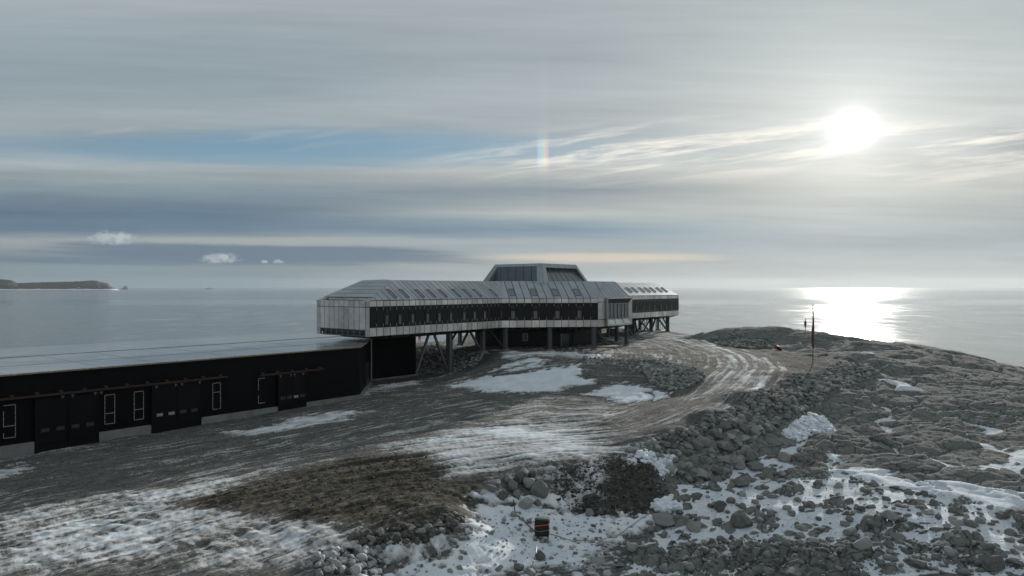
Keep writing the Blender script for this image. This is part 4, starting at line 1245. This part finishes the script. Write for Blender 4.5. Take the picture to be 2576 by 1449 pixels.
hero(1898, 1186, 46, 'low rounded boulder in front of the tall rounded one', None, .85, 5)
hero(1975, 1163, 46, 'grey dome boulder alone on the open snow', None, 1.0, 4)
hero(1870, 1228, 56, 'dark pyramid boulder poking out of the snow below the pale blocky one', None, 1.1, 6)
hero(1825, 1180, 46, 'long dark boulder lying at the foot of the revetment', None, .75, 7)
hero(1745, 1215, 44, 'large black boulder beside the snow berm', None, 1.0, 8)
hero(1685, 1195, 36, 'grey boulder on the dirty snow berm', None, 1.0, 1)
hero(1865, 1330, 66, 'big cracked boulder amid the snowy shore rocks', None, 1.0, 0)
hero(1810, 1290, 40, 'steep sided dark boulder above the big cracked one', None, 1.2, 3)
hero(1665, 1320, 76, 'dark split outcrop boulder below the gravel mound', None, .8, 5)
hero(2240, 1320, 46, 'smooth humped boulder amid lower shore snow', None, .9, 2)
hero(2490, 1440, 76, 'broad pale grey boulder at the lower right corner', None, .8, 4)

def sample_poly(P, n, seed):
    r_ = np.random.default_rng(seed); out = []
    lo, hi = P.min(0), P.max(0)
    while len(out) < n:
        q = r_.uniform(lo, hi, (n*3, 2))
        m_ = sdf(q[:, 0], q[:, 1], P) < 0
        out += [tuple(t) for t in q[m_]]
    return np.array(out[:n])
ZONES = {
 'revet': [(1560,1140),(1640,1112),(1720,1082),(1810,1035),(1905,985),(2005,943),(2110,915),(2180,918),(2215,935),(2150,965),(2060,1010),(1985,1055),(1935,1085),(1880,1140),(1830,1185),(1760,1215),(1700,1190),(1690,1165),(1620,1150)],
 'revet_low': [(1720,1150),(1800,1090),(1900,1060),(1960,1050),(1935,1090),(1880,1140),(1830,1185),(1760,1215),(1700,1190)],
 'bowlstones': [(1600,905),(1680,912),(1760,935),(1775,950),(1740,975),(1690,985),(1640,970),(1620,940)],
 'bowlrim': [(1440,898),(1600,905),(1680,915),(1640,940),(1500,915)],
 'underwing': [(1048,935),(1050,875),(1090,870),(1140,880),(1230,890),(1190,925),(1120,940)],
 'scree': [(1790,845),(1850,840),(1945,850),(1965,875),(1900,878),(1800,868)],
 'edge': [(870,1352),(950,1340),(1040,1325),(1130,1290),(1170,1300),(1140,1340),(1080,1365),(1000,1380),(930,1385)],
 'snowrubble': [(800,1395),(880,1380),(960,1385),(985,1420),(930,1449),(790,1449)],
 'gullyscatter': [(1150,1340),(1260,1290),(1400,1300),(1640,1320),(1600,1400),(1440,1449),(1000,1449)],
 'shore': [(1650,1300),(1790,1215),(1900,1195),(2100,1195),(2350,1240),(2620,1290),(2620,1449),(1440,1449)],
 'moundstones': [(1390,1185),(1500,1165),(1620,1150),(1660,1190),(1710,1290),(1620,1300),(1480,1300),(1400,1270)],
 'brownstones': [(480,1262),(620,1225),(900,1160),(1050,1145),(1200,1215),(1130,1295),(900,1330),(700,1290)],
 'gravelband': [(1640,1449),(1700,1390),(1850,1345),(2100,1350),(2350,1370),(2620,1410),(2620,1449)],
}
ZW = {k: poly_w(v) for k, v in ZONES.items()}
# (zone, count, smallest, largest radius, label, group)
PLAN = [
 ('revet_low', 110, .40, .95, 'large grey boulder in the lower part of the rock revetment', 'boulders of the revetment below the track'),
 ('revet', 60, .30, .60, 'grey boulder in the bank of rocks below the curving track', 'boulders of the bank below the track'),
 ('shore', 52, .28, .70, 'rounded dark boulder among the snow-filled shore rocks', 'boulders among the shore rocks'),
 ('edge', 18, .22, .45, 'angular dark boulder tumbling off the brown yard edge', 'boulders along the brown yard edge'),
 ('gullyscatter', 16, .15, .32, 'small dark stone scattered on the snow of the gully', 'stones on the gully snow'),
]
for zk, n_, r0, r1, lab, grp in PLAN:
    pts = sample_poly(ZW[zk], n_, hash(zk) % 1000 if False else sum(map(ord, zk)))
    hs = height(pts[:, 0], pts[:, 1])
    for (x, y), h_ in zip(pts, hs):
        r = r0+(r1-r0)*random.random()**2.2
        boulder(x, y, r, lab, grp, flat=random.uniform(.55, .95) if zk == 'shore' else random.uniform(.75, 1.1), z=float(h_), sink=.42 if zk == 'shore' else .12 if zk == 'revet_low' else .3)
LANDMARKS = [('flagpole', 2045, 911), ('white snow heap', 2015, 1085), ('pale blocky boulder', 1855, 1182), ('grey dome boulder', 1975, 1163), ('big cracked boulder', 1865, 1330),
 ('white snow berm', 1650, 1170), ('gravel mound', 1560, 1230), ('wrapped box', 1364, 1357), ('smooth humped boulder', 2240, 1320), ('broad pale corner boulder', 2490, 1440), ('tall dark boulder', 1357, 1250),
 ('steel bar', 868, 1392), ('split outcrop boulder', 1665, 1320), ('large black boulder', 1745, 1215), ('cable-draped boulder', 1358, 1410), ('dark pyramid boulder', 1870, 1228), ('mound foot boulder', 1483, 1300)]
ORD = ['', 'second ', 'third ', 'fourth ', 'fifth ', 'sixth ', 'seventh ', 'eighth ', 'ninth ', 'tenth ', 'eleventh ', 'twelfth ', 'thirteenth ', 'fourteenth ', 'fifteenth ', 'sixteenth ', 'seventeenth ', 'eighteenth ', 'nineteenth ', 'twentieth ']
KIND = {'boulders of the revetment below the track': 'revetment boulder', 'boulders of the bank below the track': 'track bank boulder', 'boulders among the shore rocks': 'shore boulder',
        'boulders along the brown yard edge': 'yard edge boulder', 'stones on the gully snow': 'small gully stone'}
by_mark = {}
for o in [q for q in COL.objects if q.get('group') in KIND or 'packed into the heap' in str(q.get('label', ''))]:
    px_ = CX+F*o.location.x/o.location.y; py_ = CY+F*(ZC-o.location.z)/o.location.y
    kd = KIND.get(o['group'], 'packed heap boulder')
    d_, mk = min((math.hypot(px_-a_, py_-b_), nm) for nm, a_, b_ in LANDMARKS)
    by_mark.setdefault((kd, mk), []).append((d_, o))
for (kd, mk), rows in by_mark.items():
    rows.sort(key=lambda q: q[0])
    for i_, (d_, o) in enumerate(rows):
        size = o.scale[0]
        word = 'big grey' if size > .62 else 'medium grey' if size > .40 else 'smallish grey'
        near_ = 'nearest' if i_ == 0 else ORD[i_]+'nearest' if i_ < len(ORD) else 'far'
        o['label'] = f'{word} {kd}, {near_} to the {mk}'
# loose stones: one mass nobody could count
IC2b, IF2b = ico(3)
STV = [rock_shape(IC2b, 300+i, .3+.25*(i % 4)) for i in range(10)]
STL = [rock_shape(IC2, 340+i, .8) for i in range(10)]
def stones(name, specs, mat, label, cat='stones'):
    VV, FF, AA = [], [], []; off = 0
    for zk, n_, r0, r1, pw in specs:
        r_ = np.random.default_rng(sum(map(ord, zk))+len(name))
        pts = sample_poly(ZW[zk], n_, sum(map(ord, zk))+5+len(name))
        hs = height(pts[:, 0], pts[:, 1])
        for (x, y), h_ in zip(pts, hs):
            r = r0+(r1-r0)*r_.random()**pw
            big = r/y > .0055
            V = (STV if big else STL)[r_.integers(10)]; Fq = IF2b if big else IF2
            a_ = r_.uniform(0, 6.28); c_, s_ = math.cos(a_), math.sin(a_)
            t_ = r_.uniform(-.5, .5); ct, st_ = math.cos(t_), math.sin(t_)
            v = V*r*np.array([1, 1, r_.uniform(.8, 1.2)])
            v = np.stack([v[:, 0]*c_-v[:, 1]*s_, v[:, 0]*s_+v[:, 1]*c_, v[:, 2]], 1)
            v = np.stack([v[:, 0], v[:, 1]*ct-v[:, 2]*st_, v[:, 1]*st_+v[:, 2]*ct], 1)
            v += (x, y, h_+r*.25)
            VV.append(v); FF.append(Fq+off); AA.append(np.full(len(v), r_.random())); off += len(v)
    me_ = mesh_np(name, np.vstack(VV), np.vstack(FF), 'snow' not in name, {'var': np.concatenate(AA)})
    return tag(link(name, me_, mat), label, cat, kind='stuff')
stones('revetment_stones', [('revet', 2600, .10, .42, 1.8), ('revet_low', 700, .15, .5, 1.5)], M['rock_stuff'], 'packed grey stones of the bank below the track')
stones('slope_stones', [('bowlstones', 900, .12, .40, 1.4), ('bowlrim', 400, .08, .25, 1.5), ('underwing', 900, .08, .30, 1.6), ('scree', 700, .12, .40, 1.6)], M['rock_stuff'], 'dark loose stones on the slopes around the station pad')
stones('shore_stones', [('shore', 750, .04, .40, 3.4), ('gravelband', 1200, .03, .22, 2.8), ('gullyscatter', 150, .04, .14, 2)], M['rock_stuff'], 'small dark stones among the shore rocks and snow')
stones('yard_edge_rubble', [('edge', 600, .03, .30, 3.2), ('snowrubble', 330, .04, .30, 3), ('brownstones', 700, .02, .13, 3), ('moundstones', 1300, .03, .14, 2.2)], rock_mat('edge_rubble_rock', (.075, .074, .071), True), 'dark rubble along the yard edge and on the gravel mound')
ZW['heap'] = poly_w([(1965,1098),(2000,1062),(2055,1040),(2085,1055),(2095,1075),(2050,1090),(2010,1112)])
ZW['heap2'] = poly_w([(1640,1262),(1690,1255),(1715,1275),(1680,1285),(1640,1280)])
ZW['berm'] = poly_w([(1615,1140),(1695,1150),(1712,1188),(1665,1205),(1645,1182),(1575,1162)])
stones('snow_lumps', [('heap', 800, .03, .36, 3.2), ('heap2', 110, .06, .5, 2.2), ('berm', 420, .03, .34, 3.4)], M['snow'], 'broken white lumps of the snow heaps beside the revetment', 'snow')
stones('dirty_snow_lumps', [('snowrubble', 480, .03, .36, 5), ('edge', 160, .04, .22, 3), ('moundstones', 420, .03, .14, 2.2), ('gullyscatter', 260, .04, .18, 2.2)], M['dirty_snow'], 'dirty broken snow lumps around the yard edge', 'snow')

# ------------------------------------------------------------------ small things
# wrapped box on stones
bx, by, bz_ = gpt(1364, 1357)
wb = empty('wrapped_box', (bx, by, bz_), R(-14))
tag(wb, 'black wrapped box with red strap standing on stones in the snow', 'box')
mb = MB()
vs = []
for z_, sx_, sy_ in ((.28, .42, .20), (.34, .44, .22), (.7, .43, .21), (1.1, .435, .215), (1.30, .43, .21)):
    for k in range(24):
        t = 2*math.pi*k/24
        cx_, cy_ = math.cos(t), math.sin(t)
        q = max(abs(cx_), abs(cy_)); cx_, cy_ = cx_/q*.95+cx_*.05, cy_/q*.95+cy_*.05
        rr = 1+.025*math.sin(k*2.7+z_*5)
        vs.append((cx_*sx_*rr, cy_*sy_*rr, z_+.03*math.sin(t)))
fs = [(j*24+k, j*24+(k+1) % 24, (j+1)*24+(k+1) % 24, (j+1)*24+k) for j in range(4) for k in range(24)]+[tuple(range(23, -1, -1))]
mb.add(vs, fs); mb.build('tarp', M['tarp'], wb, True)
mb = MB(); mb.box((0, 0, 1.33), (.88, .44, .10), 0, 0, .94); mb.build('lid', M['green_lid'], wb)
mb = MB(); mb.path([(-.46, -.235, .88), (-.2, -.24, .90), (.1, -.24, .97), (.46, -.235, 1.02), (.46, .23, 1.0), (-.46, .23, .9), (-.46, -.235, .88)], .028); mb.path([(-.40, -.25, .9), (-.42, -.26, .78), (-.44, -.25, .68)], .03); mb.build('strap', M['strap'], wb)
mb = MB(); mb.path([(-.46, -.235, .60), (-.15, -.25, .56), (.46, -.235, .68), (.46, .23, .66), (-.46, .23, .6), (-.46, -.235, .60)], .018); mb.build('cord', M['cord'], wb)
mb = MB()
for s_ in (-1, 1):
    for t_ in (-1, 1): mb.bar((s_*.36, t_*.16, -.15), (s_*.36, t_*.16, .32), .05, .05)
mb.build('stand', M['wood'], wb)
for k in range(9):
    boulder(bx+random.uniform(-.6, .6), by+random.uniform(-.5, .3), random.uniform(.12, .2), 'small dark stone propped round the foot of the wrapped box', 'stones under the wrapped box', z=bz_)
# cables
def cable(pts, r, label, mat, name='cable', lift=.04):
    P_ = smooth_path([gpt(*p)[:2] for p in pts], 12)
    hs = height(P_[:, 0], P_[:, 1])
    mb = MB(); mb.path([(x, y, h_+lift) for (x, y), h_ in zip(P_, hs)], r, 5)
    return tag(mb.build(name, mat, None, True), label, 'cable')
cable([(1292,1262),(1296,1290),(1310,1305),(1330,1325),(1350,1345)], .03, 'black cable running from the boulder heap to the wrapped box', M['black'])
cable([(1384,1345),(1430,1360),(1480,1362),(1530,1355),(1575,1335),(1625,1300),(1690,1250)], .022, 'brown cable curving over the snow right of the wrapped box', M['cord'])
cable([(1905,1225),(1935,1212),(1960,1198),(1990,1185),(2040,1165),(2085,1140),(2110,1110)], .022, 'thin cable across the open shore snow', M['cord'])
cable([(1350,1395),(1348,1415),(1342,1435),(1335,1449)], .03, 'short black cable hanging over the angular boulder', M['black'], lift=.5)
# steel bar in the rubble
x, y, z = gpt(868, 1392)
mb = MB(); mb.box((0, 0, .22), (1.1, .10, .14), R(-20)); mb.box((0, 0, .31), (1.1, .16, .03), R(-20)); tag(mb.build('steel_bar', M['black'], None, False, (x, y, z)), 'short black steel bar lying in the dirty snow rubble', 'bar')
# boards on the bank
x, y, z = gpt(1300, 926)
for k in range(3):
    mb = MB(); mb.box((0, 0, .12), (2.6, .5, .06), R(18+8*k)); q = mb.build('board', M['wood'], None, False, (x-1.5+1.5*k, y+.5*k, hz(x-1.5+1.5*k, y+.5*k)))
    tag(q, ['lowest pale board dumped on the snowy bank', 'middle pale board dumped on the snowy bank', 'topmost pale board dumped on the snowy bank'][k], 'board', 'boards dumped on the snowy bank')
# flagpole
fx, fy, fz = gpz(2045, 911, 3.2); fz = hz(fx, fy)
fp = empty('flagpole', (fx, fy, fz)); tag(fp, 'tall flagpole with a limp red flag beside the track', 'flagpole')
mb = MB(); mb.tube((0, 0, -.3), (0, 0, 7.65), .06, 10, 0, .04); mb.tube((0, 0, 7.6), (0, 0, 7.72), .07, 10); mb.tube((0, 0, 7.5), (.0, 0, 7.75), .05, 8); mb.build('pole', M['frame_grey'], fp, True)
mb = MB()
vs, fs = [], []
NZ, NK = 26, 14
for j in range(NZ):
    t = j/(NZ-1); z_ = 7.0-5.0*t
    rad = .04+.13*min(1, t*1.9)*(1-.25*max(0, t-.75)*4)
    for k in range(NK):
        a_ = 2*math.pi*k/NK
        rr = rad*(1+.38*math.sin(3*a_+j*.35)+.15*math.sin(7*a_+j*.8))
        vs.append((.03+rr*math.cos(a_)*.85, rr*math.sin(a_)*.8, z_+.12*math.sin(2*a_)*t))
for j in range(NZ-1):
    for k in range(NK): fs.append((j*NK+k, j*NK+(k+1) % NK, (j+1)*NK+(k+1) % NK, (j+1)*NK+k))
mb.add(vs, fs); mb.build('flag', M['flag'], fp, True)
# marker post on the ridge
x, y, z = gpt(2026, 836)
mp = empty('marker_post', (x, y, hz(x, y))); tag(mp, 'thin post wrapped in red cloth on the rock ridge', 'post')
mb = MB(); mb.tube((0, 0, -.5), (0, 0, 2.4), .05, 8); mb.build('pole', M['steel'], mp)
mb = MB(); mb.tube((0, 0, .75), (0, 0, 1.5), .10, 9, 0, .22); mb.tube((0, 0, 1.5), (0, 0, 1.95), .22, 9, 0, .12); mb.build('red_cloth', M['flag'], mp, True)
# red bag
x, y, z = gpt(1958, 880)
v = rock_shape(IC2, 777, .2)*np.array([.65, .45, .5]); me_ = mesh_np('red_bag', v, IF2)
rb = link('red_bag', me_, M['redbag'], None, (x, y, hz(x, y)+.28)); rb.rotation_euler = (0, .4, .3); tag(rb, 'crumpled dark red bag lying at the foot of the scree', 'bag')
# black bin under the building
x, y, z = gpz(1541, 848, 3.3)
bi = empty('waste_bin', (x, y, 3.3), .6); tag(bi, 'black wheeled bin under the far part of the station', 'bin')
mb = MB(); mb.box((0, 0, .9), (1.3, 1.0, 1.3), 0, 0, 1.18); mb.box((0, 0, 1.60), (1.6, 1.25, .1)); mb.build('body', M['black'], bi)
mb = MB()
for s_ in (-.45, .45):
    for t_ in (-.35, .35): mb.tube((s_, t_-.05, .12), (s_, t_+.05, .12), .13, 10)
mb.build('wheels', M['black'], bi)
# concrete pad
x, y, z = gpz(1490, 874, 3.3)
lx, ly = to_local(x, y)
mb = MB(); mb.box((0, 0, .10), (7.5, 2.4, .28), TH_S-.75); tag(mb.build('concrete_slab', M['concrete'], None, False, (x+1, y+.5, 3.25)), 'low concrete slab at the foot of the ground floor', 'slab')

# person in orange behind the near wing
px_, py_, _ = gpz(1055.6, 860.5, 3.3); pz_ = hz(px_, py_)
joints = [(0, 0, .98, .15), (0, .01, 1.15, .15), (0, .02, 1.38, .17), (0, .02, 1.52, .07), (0, .0, 1.60, .095), (0, -.01, 1.70, .10), (0, 0, 1.78, .07),
          (.10, 0, .88, .105), (.12, -.03, .50, .075), (.13, .02, .10, .06), (.14, -.12, .04, .05), (-.10, 0, .88, .105), (-.12, .06, .50, .075), (-.12, .14, .10, .06), (-.13, .0, .04, .05),
          (.20, .02, 1.42, .075), (.27, .03, 1.15, .055), (.26, -.10, .92, .045), (-.20, .02, 1.42, .075), (-.27, .03, 1.15, .055), (-.25, -.08, .92, .045)]
edges = [(0, 1), (1, 2), (2, 3), (3, 4), (4, 5), (5, 6), (0, 7), (7, 8), (8, 9), (9, 10), (0, 11), (11, 12), (12, 13), (13, 14), (2, 15), (15, 16), (16, 17), (2, 18), (18, 19), (19, 20)]
me_ = bpy.data.meshes.new('person'); me_.from_pydata([j[:3] for j in joints], edges, [])
pe = link('person', me_, M['orange'], None, (px_, py_, pz_)); pe.rotation_euler = (0, 0, .5)
sk = pe.modifiers.new('Skin', 'SKIN')
for i, j in enumerate(joints): me_.skin_vertices[0].data[i].radius = (j[3], j[3])
me_.skin_vertices[0].data[0].use_root = True
pe.modifiers.new('Subsurf', 'SUBSURF').levels = 2; pe.modifiers['Subsurf'].render_levels = 2
tag(pe, 'person in orange work clothes standing behind the near wing', 'person')
mb = MB()
v = IC2*np.array([.115, .125, .11])
hm = mesh_np('hood', v, IF2); ho = link('hood', hm, M['orange'], pe, (0, .015, 1.73))
fm = mesh_np('face', IC2*np.array([.075, .04, .09]), IF2); link('face', fm, M['skin'], pe, (0, -.10, 1.69))

# ------------------------------------------------------------------ sea air
m = bpy.data.materials.new('sea_haze'); m.use_nodes = True
tn = m.node_tree; tn.nodes.clear()
mo_ = tn.nodes.new('ShaderNodeOutputMaterial'); pv = tn.nodes.new('ShaderNodeVolumePrincipled')
pv.inputs['Color'].default_value = (.82, .90, .96, 1); pv.inputs['Density'].default_value = 1.6e-5; pv.inputs['Anisotropy'].default_value = .45
tn.links.new(pv.outputs[0], mo_.inputs['Volume'])
mb = MB(); mb.box((0, 5000, (140+ZLOW-1)/2), (19000, 13400, 141-ZLOW)); tag(mb.build('haze', m), 'thin sea haze', 'haze', kind='stuff')

# ------------------------------------------------------------------ sky, sun
AZ, EL = math.atan((2145-CX)/F), 0
EL = math.atan((CY-325)/F*math.cos(AZ))
SD = Vector((math.sin(AZ)*math.cos(EL), math.cos(AZ)*math.cos(EL), math.sin(EL)))
w = bpy.data.worlds.new('World'); sc.world = w; w.use_nodes = True
nt = NT(w.node_tree); nt.n.clear()
out = nt.node('ShaderNodeOutputWorld'); bg = nt.node('ShaderNodeBackground'); nt.l.new(bg.outputs[0], out.inputs[0])
BGS = .1
bg.inputs['Strength'].default_value = BGS
dirv = nt.node('ShaderNodeTexCoord').outputs['Generated']
dx, dy, dz_ = nt.sep(dirv)
rho = nt.math('SQRT', nt.add(nt.mul(dx, dx), nt.mul(dy, dy)))
den = nt.math('MAXIMUM', dy, nt.math('MAXIMUM', nt.mul(rho, .45), 1e-3))
u = nt.math('DIVIDE', dx, den); v = nt.math('DIVIDE', dz_, den)
# u, v: tangents of bearing and height; the stratus lies in level bands
uv = nt.xyz(u, v, 0)
warp = nt.mul(nt.sub(nt.noise(nt.xyz(nt.mul(u, 1.6), nt.mul(v, 9), 3.1), 1, 4, .55), .5), .030)
warp2 = nt.mul(nt.sub(nt.noise(nt.xyz(nt.mul(u, 5), nt.mul(v, 45), 7.7), 1, 6, .65), .5), .016)
vv = nt.add(v, nt.mul(nt.add(warp, warp2), nt.lin(v, 0, .08, .25, 1)))
def V(y): return (CY-y)/F
def stops(rows): return [(max(0, min(1, V(y)/.5)), srgb(*c)) for y, c in rows]
vr = nt.math('DIVIDE', vv, .5, clamp=True)
Lr = nt.ramp(vr, stops([(723,(128,143,152)),(700,(124,140,150)),(675,(132,146,153)),(655,(116,133,146)),(622,(142,152,157)),(600,(150,159,163)),(572,(104,125,142)),(535,(96,118,136)),(490,(122,139,150)),(445,(150,162,168)),(415,(166,176,180)),(370,(140,158,170)),(325,(150,162,168)),(280,(156,168,174)),(200,(147,161,170)),(100,(150,163,171)),(0,(162,171,176))]), 'LINEAR')
Mr = nt.ramp(vr, stops([(723,(160,170,173)),(690,(164,172,174)),(660,(172,176,174)),(635,(162,172,175)),(610,(150,164,172)),(580,(122,143,158)),(560,(146,161,168)),(535,(178,183,180)),(515,(164,172,174)),(480,(140,153,162)),(455,(160,169,172)),(425,(186,190,188)),(390,(168,179,184)),(340,(162,172,177)),(280,(172,181,185)),(150,(161,172,177)),(0,(166,175,179))]), 'LINEAR')
Rr = nt.ramp(vr, stops([(723,(182,187,184)),(690,(176,182,181)),(640,(168,177,179)),(600,(160,171,176)),(565,(170,179,181)),(535,(172,180,180)),(490,(188,192,188)),(440,(200,203,197)),(390,(196,200,198)),(340,(196,201,200)),(280,(196,201,199)),(150,(188,196,197)),(0,(173,182,184))]), 'LINEAR')
c = nt.mix(nt.sstep(u, -.42, .10), Lr, Mr); c = nt.mix(nt.sstep(u, .05, .45), c, Rr)
# far right darker strata at sun height
dk = nt.mul(nt.sstep(u, .60, .74), nt.mul(nt.sstep(v, .17, .20), nt.sstep(v, .25, .215)))
c = nt.mix(nt.mul(dk, .55), c, srgb(140, 146, 152))
# fine streaks
sn1 = nt.noise(nt.xyz(nt.mul(u, 3.2), nt.mul(nt.add(v, nt.mul(u, .03)), 70), 1.3), 1, 6, .62, .3)
sn2 = nt.noise(nt.xyz(nt.mul(u, 1.3), nt.mul(v, 16), 5.3), 1, 5, .6, .2)
k = nt.add(nt.lin(sn1, .25, .75, -.10, .10), nt.lin(sn2, .25, .75, -.15, .15))
k = nt.mul(k, nt.mul(nt.lin(v, .0, .04, .55, 1.0), nt.lin(v, .2, .3, 1.0, .55)))
c2 = nt.node('ShaderNodeVectorMath', operation='SCALE'); nt.l.new(c, c2.inputs[0]); nt.l.new(nt.add(1.0, k), c2.inputs['Scale'])
c = c2.outputs[0]
# clear blue gap where the Nishita sky shows through
sky = nt.node('ShaderNodeTexSky', sky_type='NISHITA'); sky.sun_disc = False
sky.sun_elevation = EL; sky.sun_rotation = AZ; sky.air_density = 1.0; sky.dust_density = .6; sky.ozone_density = 2.0
def blob(uc, vc, hu, hv, soft=.6, wob=.35, tilt=0.0):
    a_ = nt.math('DIVIDE', nt.sub(u, uc), hu); b_ = nt.math('DIVIDE', nt.sub(nt.sub(nt.add(v, nt.mul(warp2, .8)), vc), nt.mul(nt.sub(u, uc), tilt)), hv)
    d_ = nt.math('SQRT', nt.add(nt.mul(a_, a_), nt.mul(b_, b_)))
    d_ = nt.add(d_, nt.mul(nt.sub(sn1, .5), wob*2))
    return nt.sstep(d_, 1+soft*.5, 1-soft*.5)
def uu(px): return (px-CX)/F
gap = blob(uu(820), V(373), .36, .0235, 1.1, .40)
gapc = nt.mix(.72, sky.outputs[0], tuple(q/BGS for q in srgb(106, 147, 175)))
cl = nt.vmul(c, 1/BGS)
cl = nt.mix(nt.mul(gap, .78), cl, gapc)
# dark low stratus tongue at left
tong = blob(uu(660), V(639), .31, .0130, .7, .8, -.018)
tong2 = blob(uu(330), V(655), .24, .006, .9, .9, 0)
cl = nt.mix(nt.mul(tong, .85), cl, tuple(q/BGS for q in srgb(106, 124, 141)))
cl = nt.mix(nt.mul(tong2, .6), cl, tuple(q/BGS for q in srgb(110, 127, 142)))
# lit rim above the tongue, and thin bright streaks
rim = blob(uu(900), V(608), .35, .006, 1.0, .6, -.004)
cl = nt.mix(nt.mul(rim, .5), cl, tuple(q/BGS for q in srgb(172, 178, 178)))
pch = blob(uu(1500), V(648), .16, .0058, 1.0, .55, .003)
cl = nt.mix(nt.mul(pch, .75), cl, tuple(q/BGS for q in srgb(212, 200, 182)))
ci = nt.noise(nt.xyz(nt.mul(u, 5), nt.mul(nt.sub(v, nt.mul(u, .12)), 60), 9.1), 1, 7, .6, .35)
cim = nt.mul(nt.sstep(ci, .44, .66), nt.math('MAXIMUM', nt.mul(blob(uu(1850), V(368), .34, .034, 1.2, .3, .05), .95), nt.mul(blob(uu(2420), V(380), .20, .035, 1.0, .3, .05), .95)))
cl = nt.mix(cim, cl, tuple(q/BGS for q in srgb(246, 241, 230)))
ci2 = nt.mul(nt.sstep(ci, .48, .72), blob(uu(560), V(325), .22, .022, 1.2, .4, -.02))
cl = nt.mix(nt.mul(ci2, .5), cl, tuple(q/BGS for q in srgb(176, 184, 186)))
# little cumulus
puff = nt.noise(nt.xyz(nt.mul(u, 75), nt.mul(v, 115), 2.2), 1, 7, .66)
def cumulus(px, py, wpx, hpx):
    a_ = nt.math('DIVIDE', nt.sub(u, uu(px)), wpx/F); b_ = nt.math('DIVIDE', nt.sub(v, V(py)), hpx/F)
    low = nt.sstep(b_, -.75, -.25)
    d_ = nt.math('SQRT', nt.add(nt.mul(a_, a_), nt.mul(b_, b_)))
    d_ = nt.add(d_, nt.mul(nt.sub(puff, .5), 2.0))
    return nt.mul(nt.sstep(d_, 1.15, .25), low)
cu = nt.math('MAXIMUM', nt.math('MAXIMUM', cumulus(285, 603, 58, 24), cumulus(553, 653, 52, 16)), nt.math('MAXIMUM', cumulus(702, 659, 15, 7), cumulus(665, 659, 9, 5)))
cuc = nt.mix(nt.sstep(puff, .35, .65), tuple(q/BGS for q in srgb(192, 200, 203)), tuple(q/BGS for q in srgb(150, 162, 170)))
cl = nt.mix(nt.mul(cu, .74), cl, cuc)
# sun through thin cloud: disc, aureole
dt = nt.node('ShaderNodeVectorMath', operation='DOT_PRODUCT'); nt.l.new(dirv, dt.inputs[0]); dt.inputs[1].default_value = SD
ang = nt.math('ARCCOSINE', nt.math('MINIMUM', dt.outputs['Value'], .9999999))
def gexp(a0, p=1.0):
    q = nt.math('DIVIDE', ang, R(a0))
    if p != 1: q = nt.math('POWER', q, p)
    return nt.math('EXPONENT', nt.mul(q, -1.0))
glow = nt.add(nt.mul(gexp(.50, 1.12), 5.0), nt.mul(gexp(2.4), .24))
glow2 = nt.add(nt.mul(gexp(4.5), .13), nt.mul(gexp(12.0), .10))
gm = nt.node('ShaderNodeVectorMath', operation='SCALE'); gm.inputs[0].default_value = (1.0/BGS, .985/BGS, .95/BGS); nt.l.new(glow, gm.inputs['Scale'])
for gs_ in (gm,):
    av = nt.node('ShaderNodeVectorMath', operation='ADD'); nt.l.new(cl, av.inputs[0]); nt.l.new(gs_.outputs[0], av.inputs[1]); cl = av.outputs[0]
gm = nt.node('ShaderNodeVectorMath', operation='SCALE'); gm.inputs[0].default_value = (1.0/BGS, .96/BGS, .86/BGS); nt.l.new(glow2, gm.inputs['Scale'])
av = nt.node('ShaderNodeVectorMath', operation='ADD'); nt.l.new(cl, av.inputs[0]); nt.l.new(gm.outputs[0], av.inputs[1]); cl = av.outputs[0]
# parhelion 22 degrees left of the sun
hu_ = nt.sub(u, uu(1366)); 
hue = nt.ramp(nt.lin(hu_, -.010, .010), [(0, (.0, .0, .0)), (.22, (.10, .16, .22)), (.45, (.16, .22, .14)), (.62, (.30, .22, .06)), (.80, (.28, .08, .05)), (1, (0, 0, 0))], 'EASE')
hm_ = nt.add(nt.mul(nt.sstep(nt.math('ABSOLUTE', nt.sub(v, V(385))), .034, .0), .85), nt.mul(nt.sstep(nt.math('ABSOLUTE', nt.sub(v, V(330))), .20, .0), .06))
hs_ = nt.node('ShaderNodeVectorMath', operation='SCALE'); nt.l.new(hue, hs_.inputs[0]); nt.l.new(nt.mul(hm_, 1/BGS), hs_.inputs['Scale'])
av = nt.node('ShaderNodeVectorMath', operation='ADD'); nt.l.new(cl, av.inputs[0]); nt.l.new(hs_.outputs[0], av.inputs[1])
nt.l.new(av.outputs[0], bg.inputs['Color'])
try: w.cycles.sampling_method = 'MANUAL'; w.cycles.sample_map_resolution = 1024
except Exception: pass

sl = bpy.data.lights.new('sun', 'SUN'); sl.energy = 4.8; sl.angle = R(1.6); sl.color = (1.0, .95, .86)
so = bpy.data.objects.new('sun', sl); COL.objects.link(so)
so.rotation_euler = SD.to_track_quat('Z', 'Y').to_euler(); so.location = (100, 200, 60)

cam = bpy.data.cameras.new('camera'); cam.sensor_width = 36; cam.lens = 36*F/2576
cam.clip_start = .5; cam.clip_end = 200000
cam.shift_y = (CY-724.5)/2576
co_ = bpy.data.objects.new('camera', cam); co_.location = (0, 0, ZC); co_.rotation_euler = (R(90), 0, 0)
COL.objects.link(co_); sc.camera = co_
sc.view_settings.view_transform = 'Standard'; sc.view_settings.look = 'None'; sc.view_settings.gamma = 1; sc.view_settings.exposure = 0
sc.view_settings.use_curve_mapping = False
sc.cycles.use_denoising = True
sc.cycles.max_bounces = 6
